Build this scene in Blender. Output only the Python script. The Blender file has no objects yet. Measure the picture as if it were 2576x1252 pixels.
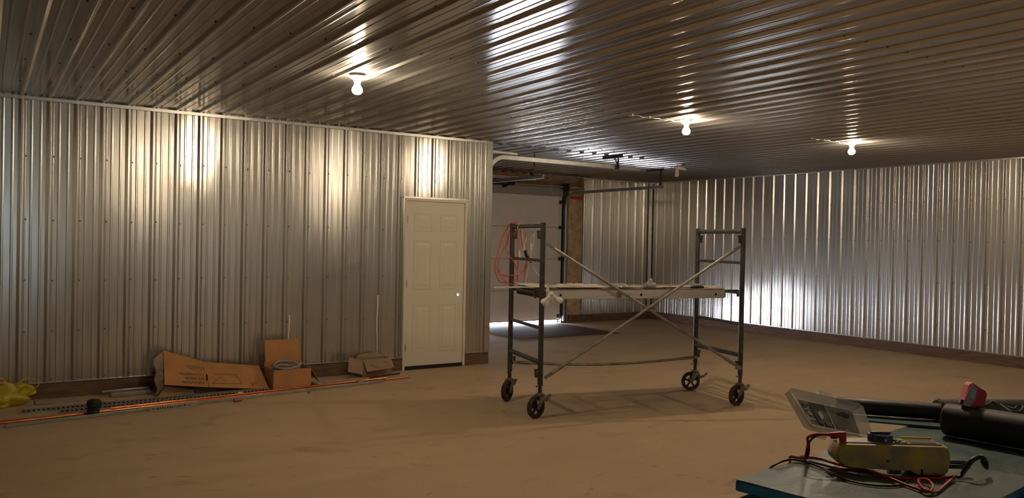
import bpy, math, random
from mathutils import Vector, Matrix, noise

# ------------------------------------------------------------------ reset
for coll in (bpy.data.objects, bpy.data.meshes, bpy.data.materials, bpy.data.lights, bpy.data.cameras, bpy.data.curves):
    for b in list(coll):
        coll.remove(b)
scn = bpy.context.scene
COL = scn.collection
random.seed(4)

# ------------------------------------------------------------------ camera
EYE = 1.6076
fpx, yaw, pit, rol = 2019.96, math.radians(33.2468), math.radians(-0.6488), math.radians(1.1232)
F = Vector((math.sin(yaw)*math.cos(pit), math.cos(yaw)*math.cos(pit), math.sin(pit)))
R0 = Vector((math.cos(yaw), -math.sin(yaw), 0)); U0 = R0.cross(F)
RR_ = R0*math.cos(rol) + U0*math.sin(rol); UU_ = -R0*math.sin(rol) + U0*math.cos(rol)
cam_d = bpy.data.cameras.new('camera'); cam = bpy.data.objects.new('camera', cam_d); COL.objects.link(cam)
cam_d.sensor_fit = 'HORIZONTAL'; cam_d.sensor_width = 36.0; cam_d.lens = 36.0*fpx/2576.0
cam_d.clip_start = 0.05; cam_d.clip_end = 200
m3 = Matrix((RR_, UU_, -F)).transposed()
cam.matrix_world = Matrix.Translation((0, 0, EYE)) @ m3.to_4x4()
scn.camera = cam

# ------------------------------------------------------------------ world and exposure
w = bpy.data.worlds.new('sky'); scn.world = w; w.use_nodes = True
bg = w.node_tree.nodes['Background']
bg.inputs[0].default_value = (0.74, 0.84, 1.0, 1); bg.inputs[1].default_value = 9.0
scn.view_settings.view_transform = 'Standard'; scn.view_settings.look = 'None'
scn.view_settings.gamma = 1.0; scn.view_settings.use_curve_mapping = False
scn.view_settings.exposure = 0.0
BULB_POWER = 760.0
BULB_COL = (1.0, 0.80, 0.56)

w.cycles.sampling_method = 'NONE'
# daylight off the snow, coming in through the slot under the lifted garage door
dl = bpy.data.lights.new('door_slot_daylight', 'AREA'); dl.shape = 'RECTANGLE'; dl.size = 2.64; dl.size_y = 0.062
dl.energy = 145; dl.color = (0.80, 0.86, 1.0)
dlo = bpy.data.objects.new('door_slot_daylight', dl); COL.objects.link(dlo); dlo.location = (8.08, 12.70, 0.036)
dlo.rotation_euler = (math.radians(-90-60), 0, 0)

# ------------------------------------------------------------------ room sizes
D1, H, XR, D2, XC = 8.858, 2.887, 11.768, 12.626, 5.45
XL, YB = -4.0, -5.0
RIB = 0.2286

# ------------------------------------------------------------------ materials
def nodes(name):
    m = bpy.data.materials.new(name); m.use_nodes = True
    nt = m.node_tree; b = nt.nodes['Principled BSDF']
    return m, nt, b
def setin(b, **k):
    for n, v in k.items():
        b.inputs[n.replace('_', ' ')].default_value = v
def mat(name, col, rough=0.6, metal=0.0, var=0.0, scale=8.0, bump=0.0, bscale=40.0, trans=0.0, stretch=None, col2=None, alpha=1.0, coat=0.0, spec=None):
    m, nt, b = nodes(name)
    b.inputs['Base Color'].default_value = (*col, 1); b.inputs['Roughness'].default_value = rough
    b.inputs['Metallic'].default_value = metal
    if spec is not None: b.inputs['Specular IOR Level'].default_value = spec
    if coat: b.inputs['Coat Weight'].default_value = coat
    if trans: b.inputs['Transmission Weight'].default_value = trans
    if alpha < 1: b.inputs['Alpha'].default_value = alpha
    tc = nt.nodes.new('ShaderNodeTexCoord')
    src = tc.outputs['Object']
    if stretch:
        mp = nt.nodes.new('ShaderNodeMapping'); mp.inputs['Scale'].default_value = stretch
        nt.links.new(src, mp.inputs[0]); src = mp.outputs[0]
    if var > 0:
        n = nt.nodes.new('ShaderNodeTexNoise'); n.inputs['Scale'].default_value = scale; n.inputs['Detail'].default_value = 6
        nt.links.new(src, n.inputs['Vector'])
        r = nt.nodes.new('ShaderNodeValToRGB')
        c2 = col2 if col2 else tuple(c*(1-var) for c in col)
        r.color_ramp.elements[0].position = 0.35; r.color_ramp.elements[1].position = 0.65
        r.color_ramp.elements[0].color = (*c2, 1); r.color_ramp.elements[1].color = (*[min(1, c*(1+var*0.3)) for c in col], 1)
        nt.links.new(n.outputs['Fac'], r.inputs[0]); nt.links.new(r.outputs[0], b.inputs['Base Color'])
    if bump > 0:
        n2 = nt.nodes.new('ShaderNodeTexNoise'); n2.inputs['Scale'].default_value = bscale; n2.inputs['Detail'].default_value = 4
        nt.links.new(src, n2.inputs['Vector'])
        bp = nt.nodes.new('ShaderNodeBump'); bp.inputs['Strength'].default_value = bump; bp.inputs['Distance'].default_value = 0.01
        nt.links.new(n2.outputs['Fac'], bp.inputs['Height']); nt.links.new(bp.outputs[0], b.inputs['Normal'])
    return m

def steel_sheet(name, col, rough, wav=0.35, stretch=(1, 1, 0.25), rvar=0.1, roll=(0, 0, 1), aniso=0.0, wide=0.3):
    """bright galvanised sheet: slow oil-canning waves, faint spangle, streaky gloss"""
    m, nt, b0 = nodes(name); nt.nodes.remove(b0)
    b = nt.nodes.new('ShaderNodeBsdfAnisotropic'); b.distribution = 'BECKMANN'
    if aniso:      # rolled grain: highlights stretch along the sheet
        cv = nt.nodes.new('ShaderNodeCombineXYZ')
        for i in range(3): cv.inputs[i].default_value = roll[i]
        nt.links.new(cv.outputs[0], b.inputs['Tangent']); b.inputs['Anisotropy'].default_value = -aniso
    df = nt.nodes.new('ShaderNodeBsdfDiffuse'); df.inputs[0].default_value = (*[c*0.8 for c in col], 1)
    ms = nt.nodes.new('ShaderNodeMixShader'); ms.inputs[0].default_value = 0.90
    g2 = nt.nodes.new('ShaderNodeBsdfAnisotropic'); g2.distribution = 'GGX'; g2.inputs['Color'].default_value = (*col, 1); g2.inputs['Roughness'].default_value = 0.44
    m2 = nt.nodes.new('ShaderNodeMixShader'); m2.inputs[0].default_value = wide
    nt.links.new(b.outputs[0], m2.inputs[1]); nt.links.new(g2.outputs[0], m2.inputs[2])
    nt.links.new(df.outputs[0], ms.inputs[1]); nt.links.new(m2.outputs[0], ms.inputs[2])
    nt.links.new(ms.outputs[0], nt.nodes['Material Output'].inputs['Surface'])
    tc = nt.nodes.new('ShaderNodeTexCoord')
    mp = nt.nodes.new('ShaderNodeMapping'); mp.inputs['Scale'].default_value = stretch
    nt.links.new(tc.outputs['Object'], mp.inputs[0])
    n1 = nt.nodes.new('ShaderNodeTexNoise'); n1.inputs['Scale'].default_value = 2.2; n1.inputs['Detail'].default_value = 2
    nt.links.new(mp.outputs[0], n1.inputs['Vector'])
    n2 = nt.nodes.new('ShaderNodeTexNoise'); n2.inputs['Scale'].default_value = 14; n2.inputs['Detail'].default_value = 3
    nt.links.new(mp.outputs[0], n2.inputs['Vector'])
    n3 = nt.nodes.new('ShaderNodeTexVoronoi'); n3.inputs['Scale'].default_value = 90
    nt.links.new(tc.outputs['Object'], n3.inputs['Vector'])
    bp = nt.nodes.new('ShaderNodeBump'); bp.inputs['Strength'].default_value = wav; bp.inputs['Distance'].default_value = 0.05
    nt.links.new(n1.outputs['Fac'], bp.inputs['Height'])
    nt.links.new(bp.outputs[0], b.inputs['Normal'])
    mr = nt.nodes.new('ShaderNodeMapRange'); mr.inputs[1].default_value = 0.3; mr.inputs[2].default_value = 0.7
    mr.inputs[3].default_value = rough-rvar; mr.inputs[4].default_value = rough+rvar
    nt.links.new(n2.outputs['Fac'], mr.inputs[0]); nt.links.new(mr.outputs[0], b.inputs['Roughness'])
    mx = nt.nodes.new('ShaderNodeMix'); mx.data_type = 'RGBA'
    mx.inputs[6].default_value = (*[c*0.93 for c in col], 1); mx.inputs[7].default_value = (*col, 1)
    nt.links.new(n3.outputs['Distance'], mx.inputs[0]); nt.links.new(mx.outputs[2], b.inputs['Color'])
    return m

M = {}
M['wall_steel'] = steel_sheet('galvanised_wall_sheet', (0.62, 0.595, 0.55), 0.21, 0.025, (1, 1, 0.2), 0.02, (0, 0, 1), 0.22, 0.33)
M['ceil_steel'] = steel_sheet('galvanised_ceiling_sheet', (0.50, 0.48, 0.45), 0.18, 0.018, (1, 0.12, 1), 0.02, (0, 1, 0), 0.35, 0.20)
M['trim_steel'] = steel_sheet('galvanised_trim', (0.62, 0.61, 0.58), 0.3, 0.05, (1, 1, 0.3), 0.03)
M['screw'] = mat('dull_zinc_screw', (0.10, 0.095, 0.09), 0.5, 0.8)
M['track'] = mat('galvanised_track', (0.55, 0.54, 0.51), 0.38, 0.9, 0.15, 10)
M['dark_steel'] = mat('dark_oiled_steel', (0.06, 0.058, 0.055), 0.5, 0.7, 0.3, 20)
M['white_door'] = mat('white_painted_door', (0.72, 0.67, 0.545), 0.42, 0, 0.03, 3, 0.02, 60)
M['garage_white'] = mat('white_embossed_garage_door', (0.76, 0.715, 0.675), 0.5, 0, 0.05, 4, 0.12, 120)
M['garage_side_white'] = M['garage_white']
M['hinge'] = mat('brass_toned_hinge', (0.28, 0.22, 0.14), 0.45, 0.9)
M['black_rubber'] = mat('black_rubber', (0.012, 0.012, 0.012), 0.6)
M['base_wood'] = mat('treated_skirting_board', (0.165, 0.088, 0.050), 0.7, 0, 0.4, 5, 0.2, 30, stretch=(1, 1, 6))
M['header_wood'] = mat('raw_header_timber', (0.30, 0.185, 0.11), 0.7, 0, 0.35, 6, 0.15, 30, stretch=(1, 1, 5))
M['dark_timber'] = mat('dark_grey_header_strip', (0.34, 0.31, 0.29), 0.6, 0, 0.1, 5)  # plain dark grey of the strip above the garage door
M['insulation'] = mat('kraft_faced_insulation', (0.52, 0.40, 0.24), 0.65, 0, 0.5, 7, 0.3, 14, col2=(0.34, 0.24, 0.14))
M['red_tape'] = mat('red_sheathing_tape', (0.45, 0.03, 0.03), 0.5)
M['porcelain'] = mat('white_porcelain', (0.8, 0.78, 0.74), 0.25)
M['scaf_paint'] = mat('worn_olive_grey_paint', (0.058, 0.052, 0.040), 0.5, 0.15, 0.5, 25, 0.1, 50, col2=(0.036, 0.029, 0.022))
M['scaf_brace'] = mat('weathered_zinc_brace', (0.34, 0.31, 0.26), 0.45, 0.6, 0.35, 12)
M['caster_metal'] = mat('dusty_caster_steel', (0.23, 0.20, 0.17), 0.6, 0.4, 0.4, 30)
M['rusty_collar'] = mat('rusty_caster_collar', (0.21, 0.12, 0.075), 0.7, 0.3, 0.4, 30)
M['tyre'] = mat('worn_black_tyre', (0.04, 0.034, 0.028), 0.75, 0, 0.5, 30)
M['wheel_hub'] = mat('dark_cast_wheel', (0.035, 0.028, 0.024), 0.6, 0.4, 0.3, 30)
M['alu'] = mat('brushed_aluminium_rail', (0.66, 0.62, 0.57), 0.42, 0.75, 0.15, 6, 0.05, 30, stretch=(.3, 8, 8))
M['deck_ply'] = mat('stained_plywood_deck', (0.26, 0.18, 0.11), 0.75, 0, 0.4, 7)
M['black_label'] = mat('black_ink', (0.02, 0.02, 0.02), 0.6)
M['label_grey'] = mat('grey_ink', (0.2, 0.19, 0.18), 0.6)
M['white_plastic'] = mat('white_plastic', (0.80, 0.77, 0.72), 0.35)
M['bulb_off'] = mat('frosted_unlit_bulb', (0.84, 0.82, 0.78), 0.28, 0, coat=0.3)
M['paper'] = mat('crumpled_pale_paper', (0.66, 0.58, 0.47), 0.8, 0, 0.1, 12, 0.25, 30)
M['film'] = mat('cloudy_plastic_film', (0.55, 0.52, 0.48), 0.25, 0, 0.2, 14, 0.4, 30, alpha=0.55)
M['orange_cord'] = mat('orange_red_cord', (0.62, 0.095, 0.065), 0.45)
M['red_cord'] = mat('red_rubber_lead', (0.48, 0.02, 0.035), 0.38)
M['black_cord'] = mat('black_rubber_lead', (0.010, 0.010, 0.011), 0.35)
M['white_cord'] = mat('white_cord', (0.72, 0.66, 0.58), 0.5)
M['cardboard'] = mat('brown_cardboard', (0.47, 0.225, 0.082), 0.8, 0, 0.15, 5, 0.05, 60)
M['cardboard_dull'] = mat('dull_cardboard', (0.36, 0.245, 0.15), 0.8, 0, 0.2, 5, 0.05, 60)
M['cardboard_edge'] = mat('corrugated_edge', (0.42, 0.34, 0.26), 0.8, 0, 0.2, 50)
M['ink'] = mat('brown_black_print', (0.055, 0.03, 0.02), 0.7)
M['conduit'] = mat('grey_flexible_conduit', (0.33, 0.36, 0.39), 0.35, 0.3)
M['copper'] = mat('new_copper', (0.93, 0.36, 0.17), 0.24, 1.0, 0.15, 10)
M['copper_dull'] = mat('dull_copper', (0.55, 0.20, 0.11), 0.4, 1.0, 0.2, 30)
M['emt'] = mat('grey_green_steel_channel', (0.36, 0.36, 0.30), 0.5, 0.5, 0.2, 8)
M['angle_steel'] = mat('perforated_angle_steel', (0.30, 0.285, 0.25), 0.5, 0.7, 0.2, 10)
M['hole'] = mat('dark_hole', (0.006, 0.006, 0.006), 1.0, spec=0.0)
M['yellow_bag'] = mat('yellow_plastic_bag', (0.62, 0.47, 0.02), 0.38, 0, 0.25, 9, 0.5, 12, trans=0.15)
M['pink_bag'] = mat('pinkish_paper_bag', (0.50, 0.29, 0.18), 0.7, 0, 0.15, 9, 0.4, 12)
M['grey_plastic'] = mat('grey_clear_sheet', (0.42, 0.35, 0.30), 0.35, 0, 0.1, 9)
M['white_print'] = mat('grey_printed_bar', (0.33, 0.30, 0.235), 0.6)
M['board_blue'] = mat('blue_foam_board', (0.035, 0.26, 0.44), 0.55, 0, 0.5, 12, 0.08, 40, col2=(0.025, 0.13, 0.23))
M['meter_yellow'] = mat('grimy_yellow_holster', (0.62, 0.37, 0.024), 0.5, 0, 0.45, 26, 0.12, 40, col2=(0.33, 0.235, 0.10))
M['meter_yellow_clean'] = mat('bright_yellow_plastic', (0.80, 0.58, 0.01), 0.4)
M['meter_grey'] = mat('meter_face_grey', (0.17, 0.14, 0.135), 0.4, 0, 0.2, 40)
M['meter_dark'] = mat('slate_blue_plastic', (0.035, 0.045, 0.062), 0.28)
M['lcd'] = mat('dull_display', (0.24, 0.22, 0.20), 0.2)
M['clear_plastic'] = mat('frosted_clear_plastic', (0.72, 0.70, 0.64), 0.22, 0, 0.08, 30, 0.15, 60, alpha=0.44)
M['label_paper'] = mat('faded_grey_green_insert', (0.145, 0.145, 0.115), 0.5, 0, 0.35, 25, col2=(0.075, 0.08, 0.06))
M['label_light'] = mat('pale_print', (0.46, 0.45, 0.38), 0.5)
M['poly_black'] = mat('black_poly_roll', (0.010, 0.011, 0.012), 0.58, 0, 0.3, 10, 0.15, 14)
M['poly_tube'] = mat('scuffed_black_tube', (0.026, 0.028, 0.029), 0.5, 0, 0.5, 18, 0.3, 20)
M['grey_roll'] = mat('grey_rolled_film', (0.13, 0.12, 0.095), 0.5, 0, 0.2, 10)
M['red_plastic'] = mat('red_moulded_plastic', (0.72, 0.008, 0.015), 0.3, 0, 0.15, 20)
M['pink_clear'] = mat('pale_pink_clear_plastic', (0.62, 0.33, 0.31), 0.25, 0, 0.1, 20)
M['silver_lens'] = mat('milky_lens', (0.5, 0.46, 0.43), 0.3)
M['snow'] = mat('bright_snowy_ground', (0.86, 0.88, 0.92), 0.9)
M['sheet_brown'] = mat('dark_brown_sheet', (0.105, 0.060, 0.040), 0.9, 0, 0.2, 6, spec=0.05)
M['plain'] = mat('plain_sheathing', (0.25, 0.2, 0.15), 0.9)
M['hole_box_white'] = mat('white_box_paint', (0.85, 0.85, 0.85), 0.8)

def floor_material():
    m, nt, b = nodes('trowelled_concrete')
    tc = nt.nodes.new('ShaderNodeTexCoord'); L = nt.links.new
    def nz(scale, detail, stretch=None, dist=0.0):
        n = nt.nodes.new('ShaderNodeTexNoise'); n.inputs['Scale'].default_value = scale; n.inputs['Detail'].default_value = detail
        n.inputs['Distortion'].default_value = dist
        if stretch:
            mp = nt.nodes.new('ShaderNodeMapping'); mp.inputs['Scale'].default_value = stretch
            mp.inputs['Rotation'].default_value = (0, 0, 0.5)
            L(tc.outputs['Object'], mp.inputs[0]); L(mp.outputs[0], n.inputs['Vector'])
        else: L(tc.outputs['Object'], n.inputs['Vector'])
        return n
    a = nz(0.9, 6, (1, 2.2, 1), 0.6); c = nz(2.6, 6, (1, 1.3, 1), 0.4); d = nz(90, 2)
    r = nt.nodes.new('ShaderNodeValToRGB')
    r.color_ramp.elements[0].position = 0.30; r.color_ramp.elements[1].position = 0.68
    r.color_ramp.elements[0].color = (0.435, 0.315, 0.198, 1); r.color_ramp.elements[1].color = (0.485, 0.355, 0.226, 1)
    L(a.outputs['Fac'], r.inputs[0])
    # darker boot marks and damp patches
    r2 = nt.nodes.new('ShaderNodeValToRGB')
    r2.color_ramp.elements[0].position = 0.26; r2.color_ramp.elements[1].position = 0.40
    r2.color_ramp.elements[0].color = (0.80, 0.78, 0.76, 1); r2.color_ramp.elements[1].color = (1, 1, 1, 1)
    L(c.outputs['Fac'], r2.inputs[0])
    mx = nt.nodes.new('ShaderNodeMix'); mx.data_type = 'RGBA'; mx.blend_type = 'MULTIPLY'; mx.inputs[0].default_value = 1
    L(r.outputs[0], mx.inputs[6]); L(r2.outputs[0], mx.inputs[7])
    e = nz(4.2, 5, (1, 1.5, 1), 0.9)
    r4 = nt.nodes.new('ShaderNodeValToRGB')
    r4.color_ramp.elements[0].position = 0.665; r4.color_ramp.elements[1].position = 0.73
    r4.color_ramp.elements[0].color = (1, 1, 1, 1); r4.color_ramp.elements[1].color = (0.74, 0.70, 0.66, 1)
    L(e.outputs['Fac'], r4.inputs[0])
    mx0 = nt.nodes.new('ShaderNodeMix'); mx0.data_type = 'RGBA'; mx0.blend_type = 'MULTIPLY'; mx0.inputs[0].default_value = 1
    L(mx.outputs[2], mx0.inputs[6]); L(r4.outputs[0], mx0.inputs[7]); mx = mx0
    r3 = nt.nodes.new('ShaderNodeValToRGB')
    r3.color_ramp.elements[0].position = 0.25; r3.color_ramp.elements[1].position = 0.6
    r3.color_ramp.elements[0].color = (0.88, 0.88, 0.88, 1); r3.color_ramp.elements[1].color = (1, 1, 1, 1)
    L(d.outputs['Fac'], r3.inputs[0])
    mx2 = nt.nodes.new('ShaderNodeMix'); mx2.data_type = 'RGBA'; mx2.blend_type = 'MULTIPLY'; mx2.inputs[0].default_value = 1
    L(mx.outputs[2], mx2.inputs[6]); L(r3.outputs[0], mx2.inputs[7]); L(mx2.outputs[2], b.inputs['Base Color'])
    b.inputs['Roughness'].default_value = 0.72; b.inputs['Specular IOR Level'].default_value = 0.3
    bp = nt.nodes.new('ShaderNodeBump'); bp.inputs['Strength'].default_value = 0.08; bp.inputs['Distance'].default_value = 0.01
    L(c.outputs['Fac'], bp.inputs['Height']); L(bp.outputs[0], b.inputs['Normal'])
    return m
M['floor'] = floor_material()

def wrap_material():
    """dusty clear shrink film over blue foam: grey-green with creases and blue showing through"""
    m, nt, b = nodes('dusty_film_over_blue_foam'); L = nt.links.new
    tc = nt.nodes.new('ShaderNodeTexCoord')
    n = nt.nodes.new('ShaderNodeTexNoise'); n.inputs['Scale'].default_value = 7; n.inputs['Detail'].default_value = 6; n.inputs['Distortion'].default_value = 0.7
    L(tc.outputs['Object'], n.inputs['Vector'])
    r = nt.nodes.new('ShaderNodeValToRGB')
    r.color_ramp.elements[0].position = 0.36; r.color_ramp.elements[1].position = 0.62
    r.color_ramp.elements[0].color = (0.020, 0.072, 0.094, 1); r.color_ramp.elements[1].color = (0.098, 0.132, 0.116, 1)
    L(n.outputs['Fac'], r.inputs[0]); L(r.outputs[0], b.inputs['Base Color'])
    b.inputs['Roughness'].default_value = 0.42; b.inputs['Coat Weight'].default_value = 0.15; b.inputs['Coat Roughness'].default_value = 0.3
    n2 = nt.nodes.new('ShaderNodeTexNoise'); n2.inputs['Scale'].default_value = 9; n2.inputs['Detail'].default_value = 3; n2.inputs['Distortion'].default_value = 1.2
    mp = nt.nodes.new('ShaderNodeMapping'); mp.inputs['Scale'].default_value = (0.7, 1.3, 1); mp.inputs['Rotation'].default_value = (0, 0, 0.4)
    L(tc.outputs['Object'], mp.inputs[0]); L(mp.outputs[0], n2.inputs['Vector'])
    bp = nt.nodes.new('ShaderNodeBump'); bp.inputs['Strength'].default_value = 0.5; bp.inputs['Distance'].default_value = 0.01
    L(n2.outputs['Fac'], bp.inputs['Height']); L(bp.outputs[0], b.inputs['Normal'])
    return m
M['wrap'] = wrap_material()

# ------------------------------------------------------------------ mesh helpers
def wmat(o):
    m = Matrix.Translation(o.location) @ o.rotation_euler.to_matrix().to_4x4()
    return wmat(o.parent) @ m if o.parent else m
class MB:
    def __init__(s): s.v = []; s.f = []
    def add(s, vs, fs):
        n = len(s.v); s.v += [Vector(v) for v in vs]; s.f += [tuple(i+n for i in f) for f in fs]; return s
    def box(s, a, b):
        (x0, y0, z0), (x1, y1, z1) = a, b
        return s.add([(x0,y0,z0),(x1,y0,z0),(x1,y1,z0),(x0,y1,z0),(x0,y0,z1),(x1,y0,z1),(x1,y1,z1),(x0,y1,z1)],
                     [(0,3,2,1),(4,5,6,7),(0,1,5,4),(1,2,6,5),(2,3,7,6),(3,0,4,7)])
    def obox(s, c, ax, ay, az):     # centre and three half vectors
        c, ax, ay, az = map(Vector, (c, ax, ay, az))
        vs = [c+ax*i+ay*j+az*k for k in (-1,1) for (i,j) in ((-1,-1),(1,-1),(1,1),(-1,1))]
        return s.add(vs, [(0,3,2,1),(4,5,6,7),(0,1,5,4),(1,2,6,5),(2,3,7,6),(3,0,4,7)])
    def beam(s, a, b, wdt, hgt, up=(0,0,1)):
        a, b = Vector(a), Vector(b); d = (b-a); t = d.normalized(); u = Vector(up)
        side = t.cross(u).normalized(); u = side.cross(t).normalized()
        return s.obox((a+b)/2, d/2, side*wdt/2, u*hgt/2)
    def tube(s, pts, r, n=8, cap=True, closed=False, rad=None):
        pts = [Vector(p) for p in pts]; m = len(pts); rings = []
        prev = None
        for i, p in enumerate(pts):
            if closed: t = (pts[(i+1) % m]-pts[i-1]).normalized()
            else: t = (pts[min(i+1, m-1)]-pts[max(i-1, 0)]).normalized()
            if prev is None:
                a = Vector((0,0,1)) if abs(t.z) < 0.9 else Vector((1,0,0))
                nrm = t.cross(a).normalized()
            else:
                nrm = (prev - t*prev.dot(t)).normalized()
            prev = nrm; bn = t.cross(nrm); rr = rad[i] if rad else r
            rings.append([p+nrm*rr*math.cos(2*math.pi*k/n)+bn*rr*math.sin(2*math.pi*k/n) for k in range(n)])
        vs = [q for ring in rings for q in ring]; fs = []
        for i in range(m if closed else m-1):
            j = (i+1) % m
            for k in range(n):
                fs.append((i*n+k, i*n+(k+1) % n, j*n+(k+1) % n, j*n+k))
        if cap and not closed:
            fs.append(tuple(range(n-1, -1, -1))); fs.append(tuple((m-1)*n+k for k in range(n)))
        return s.add(vs, fs)
    def cyl(s, a, b, r, n=16, r2=None):
        return s.tube([a, b], r, n, rad=[r, r if r2 is None else r2])
    def lathe(s, o, ax, prof, n=24):      # prof: (radius, height along ax)
        o, ax = Vector(o), Vector(ax).normalized()
        a = Vector((0,0,1)) if abs(ax.z) < 0.9 else Vector((1,0,0))
        u = ax.cross(a).normalized(); v = ax.cross(u)
        vs = []; fs = []; m = len(prof)
        for (r, h) in prof:
            for k in range(n):
                t = 2*math.pi*k/n; vs.append(o+ax*h+(u*math.cos(t)+v*math.sin(t))*max(r, 1e-5))
        for i in range(m-1):
            for k in range(n): fs.append((i*n+k, i*n+(k+1) % n, (i+1)*n+(k+1) % n, (i+1)*n+k))
        return s.add(vs, fs)
    def prism(s, poly, o, ax, ay, ext):     # polygon in the plane (ax, ay), pushed along ext
        o, ax, ay, ext = map(Vector, (o, ax, ay, ext)); n = len(poly)
        vs = [o+ax*x+ay*y for x, y in poly]; vs += [v+ext for v in vs]
        fs = [tuple(range(n-1, -1, -1)), tuple(range(n, 2*n))] + [(i, (i+1) % n, n+(i+1) % n, n+i) for i in range(n)]
        return s.add(vs, fs)
    def plate(s, pts, th):                 # thin plate through 3 or 4 points, real thickness
        pts = [Vector(p) for p in pts]; n = (pts[1]-pts[0]).cross(pts[-1]-pts[0]).normalized()*th
        k = len(pts); vs = pts+[p+n for p in pts]
        return s.add(vs, [tuple(range(k-1, -1, -1)), tuple(range(k, 2*k))]+[(i, (i+1) % k, k+(i+1) % k, k+i) for i in range(k)])
    def grid(s, fn, nu, nv, th=0.0):
        vs = []; fs = []
        for j in range(nv+1):
            for i in range(nu+1): vs.append(Vector(fn(i/nu, j/nv)))
        W = nu+1
        for j in range(nv):
            for i in range(nu): fs.append((j*W+i, j*W+i+1, (j+1)*W+i+1, (j+1)*W+i))
        if th:
            N = len(vs); vs += [v-Vector((0, 0, th)) for v in vs]
            fs += [tuple(N+q for q in reversed(f)) for f in fs[:]]
            for i in range(nu): fs.append((i+1, i, N+i, N+i+1)); t = nv*W; fs.append((t+i, t+i+1, N+t+i+1, N+t+i))
            for j in range(nv): fs.append((j*W, (j+1)*W, N+(j+1)*W, N+j*W)); fs.append(((j+1)*W+nu, j*W+nu, N+j*W+nu, N+(j+1)*W+nu))
        return s.add(vs, fs)
    def blob(s, c, r, nu=20, nv=14, amp=0.12, fr=3.0, seed=0.0, flat=0.0, p=1.0):
        c = Vector(c); vs = []; fs = []
        for j in range(nv+1):
            th = math.pi*j/nv
            for i in range(nu):
                ph = 2*math.pi*i/nu
                def sp(x): return math.copysign(abs(x)**p, x)
                d = Vector((sp(math.sin(th))*sp(math.cos(ph)), sp(math.sin(th))*sp(math.sin(ph)), sp(math.cos(th))))
                k = 1+amp*noise.noise(d*fr+Vector((seed, seed*2, 0)))
                q = Vector((d.x*r[0]*k, d.y*r[1]*k, d.z*r[2]*k))
                if q.z < -flat*r[2]: q.z = -flat*r[2]
                vs.append(c+q)
        for j in range(nv):
            for i in range(nu): fs.append((j*nu+i, (j+1)*nu+i, (j+1)*nu+(i+1) % nu, j*nu+(i+1) % nu))
        return s.add(vs, fs)
    def build(s, name, m, parent=None, smooth=True, bevel=0.0, local=False, angle=35):
        me = bpy.data.meshes.new(name)
        if parent is not None:
            inv = Matrix.Identity(4) if local else wmat(parent).inverted()
            vs = [inv @ v for v in s.v]; loc = Vector((0, 0, 0))
        else:
            xs = [v.x for v in s.v]; ys = [v.y for v in s.v]; zs = [v.z for v in s.v]
            loc = Vector(((min(xs)+max(xs))/2, (min(ys)+max(ys))/2, min(zs)))
            vs = [v-loc for v in s.v]
        me.from_pydata([tuple(v) for v in vs], [], s.f); me.update()
        if smooth:
            me.polygons.foreach_set('use_smooth', [True]*len(me.polygons)); me.set_sharp_from_angle(angle=math.radians(angle))
        me.materials.append(m if not isinstance(m, str) else M[m])
        o = bpy.data.objects.new(name, me); COL.objects.link(o); o.location = loc
        if parent is not None: o.parent = parent
        if bevel:
            bm = o.modifiers.new('bevel', 'BEVEL'); bm.width = bevel; bm.segments = 2; bm.limit_method = 'ANGLE'; bm.angle_limit = math.radians(40)
        return o
def empty(name, loc, rz=0.0):
    o = bpy.data.objects.new(name, None); COL.objects.link(o); o.location = loc; o.rotation_euler = (0, 0, rz)
    o.empty_display_size = 0.1; return o
def tag(o, label, cat, group=None, kind=None):
    o['label'] = label; o['category'] = cat
    if group: o['group'] = group
    if kind: o['kind'] = kind
    return o
def struct(o, label, cat): o['kind'] = 'structure'; o['label'] = label; o['category'] = cat; return o
def part(o, label): o['label'] = label; return o
def copy_part(o, loc, parent, rot=None):
    c = o.copy(); COL.objects.link(c); c.parent = parent; c.location = loc
    if rot is not None: c.rotation_euler = rot
    return c
def copy_thing(root, loc, rz):
    r = root.copy(); COL.objects.link(r); r.location = loc; r.rotation_euler = (0, 0, rz)
    def rec(src, dst):
        for ch in [q for q in bpy.data.objects if q.parent == src]:
            c = ch.copy(); COL.objects.link(c); c.parent = dst; rec(ch, c)
    rec(root, r); return r
def text_mesh(body, size, o, ax, ay, parent, m, name='printed_word', th=0.0006, sx=1.0, align='LEFT'):
    cu = bpy.data.curves.new(name, 'FONT'); cu.body = body; cu.size = size; cu.align_x = align
    t = bpy.data.objects.new('tmp', cu); COL.objects.link(t)
    dg = bpy.context.evaluated_depsgraph_get(); me0 = t.evaluated_get(dg).to_mesh()
    o, ax, ay = Vector(o), Vector(ax).normalized()*sx, Vector(ay).normalized()
    nn = ax.cross(ay).normalized()
    mb = MB(); mb.v = [o+ax*v.co.x+ay*v.co.y+nn*th for v in me0.vertices]; mb.f = [tuple(p.vertices) for p in me0.polygons]
    t.evaluated_get(dg).to_mesh_clear(); bpy.data.objects.remove(t)
    return mb.build(name, m, parent, smooth=False)
def smooth_pts(pts, k=6, closed=False):
    P = [Vector(p) for p in pts]; n = len(P); out = []
    rng = range(n) if closed else range(n-1)
    for i in rng:
        if closed: p0, p1, p2, p3 = P[i-1], P[i], P[(i+1) % n], P[(i+2) % n]
        else: p0, p1, p2, p3 = P[max(i-1, 0)], P[i], P[i+1], P[min(i+2, n-1)]
        for j in range(k):
            t = j/k
            out.append(0.5*((2*p1)+(-p0+p2)*t+(2*p0-5*p1+4*p2-p3)*t*t+(-p0+3*p1-3*p2+p3)*t**3))
    if not closed: out.append(P[-1])
    return out

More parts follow.
